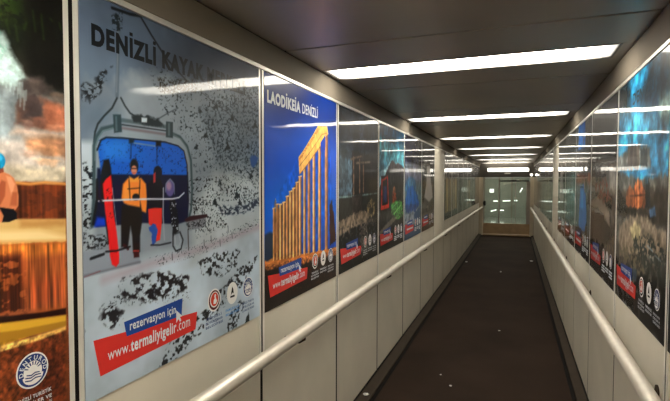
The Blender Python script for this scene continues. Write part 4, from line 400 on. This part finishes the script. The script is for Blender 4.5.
ART['lake']=[('p',(82,104,100),[(-0.1,-0.1),(1.1,-0.1),(1.1,1.3),(-0.1,1.3)],0.004,0.0,None,1.0),('p',(44,48,52),[(-0.1,0.75),(1.1,0.75),(1.1,1.3),(-0.1,1.3)],0.04,0.0,None,1.0),('n',0.25,10,4,None,35),('p',(70,120,112),[(0.2,0.3),(0.8,0.3),(0.8,0.56),(0.2,0.58)],0.04,0.02,None,0.8),('p',(44,26,26),[(-0.1,-0.1),(1.1,-0.1),(1.1,0.2),(-0.1,0.24)],0.016,0.008,None,1.0)]
ART['folds']=[('p',(84,72,58),[(-0.1,-0.1),(1.1,-0.1),(1.1,1.3),(-0.1,1.3)],0.004,0.0,None,1.0),('p',(60,58,56),[(-0.1,0.75),(1.1,0.75),(1.1,1.3),(-0.1,1.3)],0.06,0.0,None,1.0),('n',0.4,14,2,None,41),('l',(168,138,84),[(0.22,0.68),(0.24,0.4),(0.21,0.12)],0.07,0.016,1.0),('l',(186,158,104),[(0.4,0.68),(0.42000000000000004,0.4),(0.39,0.12)],0.08,0.016,1.0),('l',(150,122,76),[(0.58,0.68),(0.6,0.4),(0.57,0.12)],0.06,0.016,1.0),('l',(176,150,108),[(0.76,0.68),(0.78,0.4),(0.75,0.12)],0.07,0.016,1.0),('l',(140,120,90),[(0.9,0.68),(0.92,0.4),(0.89,0.12)],0.05,0.016,1.0),('l',(40,36,32),[(0.1,0.6),(0.08,0.1)],0.06,0.02,1.0),('l',(50,44,36),[(0.5,0.6),(0.49,0.16)],0.02,0.012,1.0),('l',(44,40,34),[(0.83,0.6),(0.83,0.16)],0.026,0.012,1.0),('p',(34,30,28),[(-0.1,-0.1),(1.1,-0.1),(1.1,0.1),(-0.1,0.12)],0.02,0.014,None,1.0)]
ART['mist']=[('p',(78,76,68),[(-0.1,-0.1),(1.1,-0.1),(1.1,1.3),(-0.1,1.3)],0.004,0.0,None,1.0),('p',(62,62,62),[(-0.1,0.75),(1.1,0.75),(1.1,1.3),(-0.1,1.3)],0.06,0.0,None,1.0),('n',0.35,14,2.5,None,43),('p',(150,140,116),[(0.08,0.14),(0.2,0.14),(0.18,0.66),(0.1,0.66)],0.016,0.014,None,1.0),('p',(34,32,30),[(0.3,0.1),(0.45,0.1),(0.48,0.66),(0.28,0.66)],0.02,0.014,None,1.0),('p',(140,134,116),[(0.6,0.12),(0.78,0.12),(0.76,0.64),(0.62,0.64)],0.024,0.014,None,1.0),('p',(50,46,42),[(-0.1,-0.1),(1.1,-0.1),(1.1,0.1),(-0.1,0.12)],0.024,0.014,None,1.0)]
def art_mesh(key, nx, ny, side, flip=False, g=1.0, warm=1.0):
    img = paint(ART[key], nx, ny)/255.0
    if flip: img = img[:, ::-1]
    rgb = np.where(img <= .04045, img/12.92, ((img+.055)/1.055)**2.4)
    rgb = np.clip(rgb**1.12*1.12*GAIN*g*np.array(WB), 0, .92)
    # grid in the poster's own frame: local x along the wall as read, z up, front towards -y; then turned to the wall
    u, v = np.meshgrid(np.linspace(0, AW, nx), np.linspace(0, AH, ny))
    co = np.stack([u, np.zeros_like(u), v], -1).reshape(-1, 3)
    idx = np.arange(nx*ny).reshape(ny, nx)
    f = np.stack([idx[:-1, :-1], idx[:-1, 1:], idx[1:, 1:], idx[1:, :-1]], -1).reshape(-1, 4)
    # solid sheet: back corners and rim
    nb = nx*ny; back = np.array([[0, .005, 0], [AW, .005, 0], [AW, .005, AH], [0, .005, AH]])
    co = np.vstack([co, back]); rgba = np.ones((nb+4, 4)); rgba[:nb, :3] = rgb.reshape(-1, 3); rgba[nb:, :3] = .3
    c = [int(idx[0, 0]), int(idx[0, -1]), int(idx[-1, -1]), int(idx[-1, 0])]
    rim = []
    for e_, (a, b) in zip((idx[0], idx[:, -1], idx[-1][::-1], idx[::-1, 0]), ((nb, nb+1), (nb+1, nb+2), (nb+2, nb+3), (nb+3, nb))):
        rim.append([int(e_[-1])] + [int(q) for q in e_[::-1][1:]] + [a, b])
    me = bpy.data.meshes.new('poster')
    me.from_pydata(co.tolist(), [], f.tolist() + rim + [[nb+3, nb+2, nb+1, nb]])
    at = me.color_attributes.new('ink', 'FLOAT_COLOR', 'POINT'); at.data.foreach_set('color', rgba.astype(np.float32).ravel())
    me.materials.append(M['art']); me.update(); return me
TEXT = {}
def glyphs(s, bold):
    c = bpy.data.curves.new('lettering', 'FONT'); c.body = s; c.size = 1.0; c.offset = bold; c.space_character = 1.06+bold*1.6; c.resolution_u = 4
    o = bpy.data.objects.new('tmp', c); COL.objects.link(o); bpy.context.view_layer.update()
    me = bpy.data.meshes.new_from_object(o.evaluated_get(bpy.context.evaluated_depsgraph_get())); bpy.data.objects.remove(o); return me
def text_mesh(s, bold=0.0, m=None):
    """flat outlines of a line of text; the dotted capital is a plain bar with a square dot over it"""
    key = (s, bold, m.name if m else '')
    if key in TEXT: return TEXT[key]
    t = s.replace('İ', 'I'); me = glyphs(t, bold)
    if 'İ' in s:
        bi = glyphs('I', bold); ix = [v.co.x for v in bi.vertices]; iw = max(ix)-min(ix); cap = max(v.co.y for v in bi.vertices)
        bm = bmesh.new(); bm.from_mesh(me)
        for i, ch in enumerate(s):
            if ch != 'İ': continue
            q = max(v.co.x for v in glyphs(t[:i+1], bold).vertices); h = max(iw, .10)*.5; cx = q-iw/2
            bm.faces.new([bm.verts.new(p) for p in ((cx-h, cap*1.10, 0), (cx+h, cap*1.10, 0), (cx+h, cap*1.10+min(h*1.7, .14), 0), (cx-h, cap*1.10+min(h*1.7, .14), 0))])
        bm.to_mesh(me); bm.free()
    vs = np.array([v.co[:] for v in me.vertices])
    me.materials.clear(); me.materials.append(m)
    TEXT[key] = (me, vs); return TEXT[key]
def put_text(name, s, m, root, x0, x1, z0, h, d, bold=0.0, x0b=None, slope=0.0, full=None):
    """Lettering between x0 and x1 on a baseline z0 with height h (of the whole glyph box), d in front of the sheet."""
    me0, vs = text_mesh(s, bold, m); me = me0.copy(); me.name = name
    a, b = vs[:, 0].min(), vs[:, 0].max(); c, e = vs[:, 1].min(), vs[:, 1].max()
    base = 0.0; cap = full or e
    out = np.zeros_like(vs); t = (vs[:, 0]-a)/(b-a); out[:, 0] = x0+t*(x1-x0); out[:, 2] = z0+vs[:, 1]/cap*h+slope*t*(x1-x0); out[:, 1] = -d
    me.vertices.foreach_set('co', out.astype(np.float32).ravel()); me.update()
    return link(name, me, root)
def poly_part(name, pts, d, m, root, th=.0004):
    bm = bmesh.new(); a = [bm.verts.new((x, -d, z)) for x, z in pts]; b = [bm.verts.new((x, -d+th, z)) for x, z in pts]; n = len(pts)
    bm.faces.new(a); bm.faces.new(b[::-1])
    for i in range(n): bm.faces.new((a[i], b[i], b[(i+1) % n], a[(i+1) % n]))
    bmesh.ops.recalc_face_normals(bm, faces=bm.faces); return obj(name, bm, m, root)
def circ(cx, cz, rx, rz=None, n=28, a0=0, a1=2*math.pi): return [(cx+rx*math.cos(a0+(a1-a0)*i/n), cz+(rz or rx)*math.sin(a0+(a1-a0)*i/n)) for i in range(n if abs(a1-a0-2*math.pi) < 1e-6 else n+1)]
def banner(root, lod):
    b = poly_part('booking_banner', [(.027, .1725), (.489, .137), (.479, .074), (.049, .062)], .0006, M['red'], root); b['label'] = 'red slanted web address banner'
    if lod < 2:
        put_text('web_address', 'www.', M['ink_white'], b, .075, .160, .0985, .022, .0016, 0)
        put_text('web_address', 'termaliyigelir', M['ink_white'], b, .163, .372, .0965, .038, .0016, .028)
        put_text('web_address', '.com', M['ink_white'], b, .377, .446, .0960, .026, .0016, 0)
    t = poly_part('booking_tab', [(.138, .195), (.407, .207), (.401, .146), (.148, .148)], .0011, M['blue'], root); t['label'] = 'blue tab above the red banner'
    if lod < 2: put_text('booking_line', 'rezervasyon için', M['ink_white'], t, .160, .370, .164, .026, .0019, .02)
    elif lod == 2: poly_part('booking_line', [(.165, .166), (.37, .170), (.37, .184), (.165, .181)], .0016, M['ink_white'], t)
    if lod < 2: poly_part('cursor_arrow', [(.372, .172), (.372, .128), (.383, .139), (.391, .126), (.398, .130), (.391, .143), (.404, .144)], .0022, M['ink_white'], t)
    elif lod == 2: poly_part('web_address', [(.12, .102), (.44, .102), (.44, .118), (.12, .120)], .0012, M['ink_white'], b)
def ring_text(s, cx, cz, r, h, root, m, a0, a1, d):
    bm = bmesh.new(); n = len(s)
    for i, ch in enumerate(s):
        me0, vs = text_mesh(ch, .02, m); tmp = me0.copy(); a = a0+(a1-a0)*i/(n-1)
        w_ = vs[:, 0].max(); mid = (vs[:, 0].min()+w_)/2; e = vs[:, 1].max(); sc = h/max(e, .5)
        out = np.zeros_like(vs); lx = (vs[:, 0]-mid)*sc; lz = vs[:, 1]*sc + r - h/2
        out[:, 0] = cx+lx*math.sin(a)+lz*math.cos(a); out[:, 2] = cz-lx*math.cos(a)+lz*math.sin(a); out[:, 1] = -d
        tmp.vertices.foreach_set('co', out.astype(np.float32).ravel()); tmp.update(); bm.from_mesh(tmp); bpy.data.meshes.remove(tmp)
    return obj('ring_lettering', bm, m, root)
def captions(root, cx, lines, m, lod, z=.098, mats=None, wid=.1):
    for i, s in enumerate(lines):
        mm = (mats or [m]*9)[i]; w_ = wid*min(1, len(s)/12+.25); zz = z-i*.0165
        if lod == 0: put_text('caption', s, mm, root, cx-w_/2, cx+w_/2, zz-.012, .0115, .0008, .02)
        else: poly_part('caption', [(cx-w_/2, zz-.011), (cx+w_/2, zz-.011), (cx+w_/2, zz-.001), (cx-w_/2, zz-.001)], .0006, mm, root)
def logo_union(root, cx, lod, cz=.156, r=.044, cap=True, txt='ink_white'):
    g = poly_part('emblem', circ(cx, cz, r*.94, r), .0006, M['white'], root); g['label'] = 'round blue and white hotel association emblem'
    if lod < 3:
        bm_pts = circ(cx, cz, r*.86, r*.91, 28)
        poly_part('emblem_ring', bm_pts, .0011, M['ink_navy'], g); poly_part('emblem_disc', circ(cx, cz-.003, r*.54, r*.60), .0016, M['white'], g)
        poly_part('emblem_hull', circ(cx, cz-.012, r*.60, r*.52, 14, math.pi*1.0, math.pi*2.0), .0021, M['white'], g)
    if lod == 0:
        ring_text('DENTUROD', cx, cz, r*.70, r*.24, g, M['ink_white'], math.radians(184), math.radians(-4), .0026)
        for i in range(7):
            a = math.radians(24+i*22); c, s_ = math.cos(a), math.sin(a); p, q = r*.30, r*.50; w_ = .0011
            poly_part('emblem_ray', [(cx+p*c-w_*s_, cz+p*s_+w_*c), (cx+q*c-w_*s_*1.6, cz+q*s_+w_*c*1.6), (cx+q*c+w_*s_*1.6, cz+q*s_-w_*c*1.6), (cx+p*c+w_*s_, cz+p*s_-w_*c)], .0021, M['ink_navy'], g)
        for dz, w_ in ((-.006, .017), (-.012, .020), (-.019, .021)):
            poly_part('emblem_wave', [(cx-w_, cz+dz), (cx-w_*.3, cz+dz-.0035), (cx+w_*.3, cz+dz+.0005), (cx+w_, cz+dz-.002), (cx+w_, cz+dz-.0045), (cx+w_*.3, cz+dz-.0025), (cx-w_*.3, cz+dz-.0065), (cx-w_, cz+dz-.003)], .0026, M['ink_navy'], g)
    if cap: captions(g, cx, ['DENİZLİ TURİSTİK', 'OTELCİLER VE', 'İŞLETMECİLER DERNEĞİ'], M[txt], lod, wid=.098)
def logos(root, lod, style):
    dark = style == 'dark'
    g = poly_part('emblem', circ(.597, .156, .042, .045), .0006, M['white'], root)
    g['label'] = 'round red and white municipal emblem'
    if lod < 3:
        poly_part('emblem_ring', circ(.597, .156, .036, .039), .0011, M['ink_ring'] if dark else M['ink_black'], g); poly_part('emblem_disc', circ(.597, .158, .029, .031), .0016, M['white'], g)
        poly_part('emblem_disc', circ(.597, .159, .024, .027), .0021, M['ink_orange'], g)
        poly_part('emblem_rooster', [(.588, .142), (.604, .140), (.612, .150), (.607, .158), (.603, .168), (.606, .176), (.599, .180), (.594, .172), (.597, .163), (.590, .156)], .0026, M['white'], g)
    captions(g, .597, ['DENİZLİ', 'BÜYÜKŞEHİR', 'BELEDİYESİ'], M['ink_white'] if not dark else M['ink_navy'], lod, wid=.112)
    g = poly_part('emblem', circ(.724, .156, .040, .046), .0006, M['white'], root); g['label'] = 'white round emblem with a small dark figure'
    if lod < 3:
        poly_part('emblem_figure', [(.712, .150), (.716, .164), (.722, .184), (.730, .172), (.733, .152), (.726, .158)], .0011, M['ink_black'], g)
        poly_part('emblem_line', [(.708, .138), (.740, .138), (.740, .146), (.708, .146)], .0011, M['ink_black'], g)
    captions(g, .724, ['PAMUKKALE', 'BELEDİYESİ'], M['ink_white'] if not dark else M['ink_sky'], lod, wid=.1)
    logo_union(root, .848, lod, txt='ink_white' if not dark else 'ink_navy')
def poster(side, k, key, label, res, lod, title=None, dark=False, flip=False, g=1.0, show_logos=True, me=None, warm=1.0):
    me = me or art_mesh(key, res[0], res[1], side, flip, g, warm)
    root = link('poster', me)
    if side == 'left':
        root.location = (XL+.006, L0+k*LP+.025, ZB); root.rotation_euler = (0, 0, math.pi/2); root.scale = (1, 1, 1)
    else:
        root.location = (XR-.006, R0+k*RP+RP-.025, ZB); root.rotation_euler = (0, 0, -math.pi/2); root.scale = ((RP-.05)/AW, 1, 1)
    if lod < 9 and key != 'spring': banner(root, lod)
    if show_logos:
        if key == 'spring': logo_union(root, .848, 0)
        elif lod < 9: logos(root, lod, 'dark' if dark else 'light')
    if title:
        for s, m, a, b, bold in title: put_text('title', s, M[m], root, a, b, 1.005, .056, .0009, bold, full=.73)
    tag(root, label, 'poster', 'tourism posters lining the corridor'); return root
T = poster
T('left', -1, 'spring', 'orange thermal spring poster with a bather in a turquoise cap', (600, 480), 0, g=.98)
T('left', 0, 'ski', 'large snowy ski resort poster with skiers riding a blue chairlift', (340, 400), 0, [('DENİZLİ KAYAK MERKEZİ', 'ink_black', .037, .830, .055)], dark=True)
T('left', 1, 'colonnade', 'deep blue sky poster of an ancient stone colonnade', (300, 340), 0, [('LAODİKEİA', 'ink_white', .026, .395, .05), ('DENİZLİ', 'ink_white', .420, .632, .012)])
T('left', 2, 'terrace', 'dark poster of rock terraces between the colonnade and paragliding posters', (220, 250), 0, [('DENİZLİ', 'ink_black', .04, .5, .03)])
T('left', 3, 'paragliding', 'teal sky poster with red gear and a green splash', (160, 180), 1, [('DENİZLİ', 'ink_dark', .08, .62, .03)])
T('left', 4, 'dancer', 'grey poster with a swirling bright blue figure', (120, 140), 2)
T('left', 5, 'dress', 'dark poster with a pale flared shape just before the plain beige panel', (120, 140), 2)
T('left', 7, 'folds', 'golden brown fluted poster just after the plain beige panel', (110, 130), 9, show_logos=False, g=1.7)
far_l = ['brown and grey striped poster, next beyond the golden brown fluted one', 'grey striped poster, second beyond the golden brown fluted one', 'grey striped poster, third beyond the golden brown fluted one', 'grey striped poster, fourth beyond the golden brown fluted one', 'grey striped poster, fifth beyond the golden brown fluted one', 'grey striped poster, sixth beyond the golden brown fluted one', 'last narrow grey poster before the left door jamb']
m1 = art_mesh('mist', 70, 80, 'left'); m0 = art_mesh('folds', 90, 100, 'left', True, 1.4); m2 = art_mesh('mist', 70, 80, 'left', True, .85)
for i, l in enumerate(far_l): T('left', 8+i, 'mist', l, (70, 80), 9, show_logos=False, me=(m0, m1, m2)[i % 3])
T('right', 1, 'castle', 'teal sky poster of a rocky castle hill at the right edge', (260, 300), 0, [('DENİZLİ', 'ink_dark', .33, .74, .03)])
T('right', 2, 'cliff', 'brown cliff poster next beyond the castle hill one', (160, 180), 1)
T('right', 3, 'gown', 'poster with a bright blue gown, on the castle poster wall', (140, 160), 2)
T('right', 4, 'lake', 'grey green misty poster after the blue gown one', (100, 120), 2)
T('right', 5, 'dress', 'dark poster before the beige panel on the castle poster wall', (100, 120), 2)
T('right', 0, 'terrace', 'dark terrace poster level with the viewer on the castle poster wall', (100, 120), 1)
m3 = art_mesh('mist', 70, 80, 'right', False, .9)
far_r = ['pale striped poster, next beyond the beige panel of the castle poster wall'] + ['pale striped poster, %s beyond the beige panel of the castle poster wall' % n for n in ('second', 'third', 'fourth', 'fifth', 'sixth', 'seventh')] + ['last pale striped poster before the right door jamb']
for i, l in enumerate(far_r): T('right', 7+i, 'mist', l, (70, 80), 9, show_logos=False, me=(m3, m0, m2)[i % 3])

# ------------------------------------------------------------------ litter on the floor
random.seed(4)
for (x, y, z, r_, l) in [(-1.060, 3.44, .037, .022, 'crumpled white paper scrap on the left skirting in the foreground'), (-.59, 4.13, 0, .009, 'tiny pale scrap on the carpet, left of the other foreground scrap'),
        (-.48, 3.93, 0, .011, 'tiny pale scrap nearest the viewer on the carpet'), (-.15, 5.62, 0, .012, 'small pale scrap in the middle of the carpet'),
        (-.24, 9.41, 0, .016, 'small pale scrap far down the middle of the carpet'), (.34, 10.93, 0, .035, 'torn paper strip by the right skirting far down the carpet'), (-.96, 10.34, 0, .022, 'pale scrap by the left skirting far down the carpet')]:
    bm = bmesh.new(); bmesh.ops.create_icosphere(bm, subdivisions=2, radius=r_)
    for v in bm.verts: v.co = Vector((v.co.x*random.uniform(.7, 1.3), v.co.y*random.uniform(.7, 1.3), (v.co.z+r_)*.30*random.uniform(.8, 1.2)))
    zm = min(v.co.z for v in bm.verts)
    for v in bm.verts: v.co.z -= zm
    o = obj('paper_scrap', bm, M['paper']); o.location = (x, y, z); tag(o, l, 'litter', 'paper scraps on the floor')
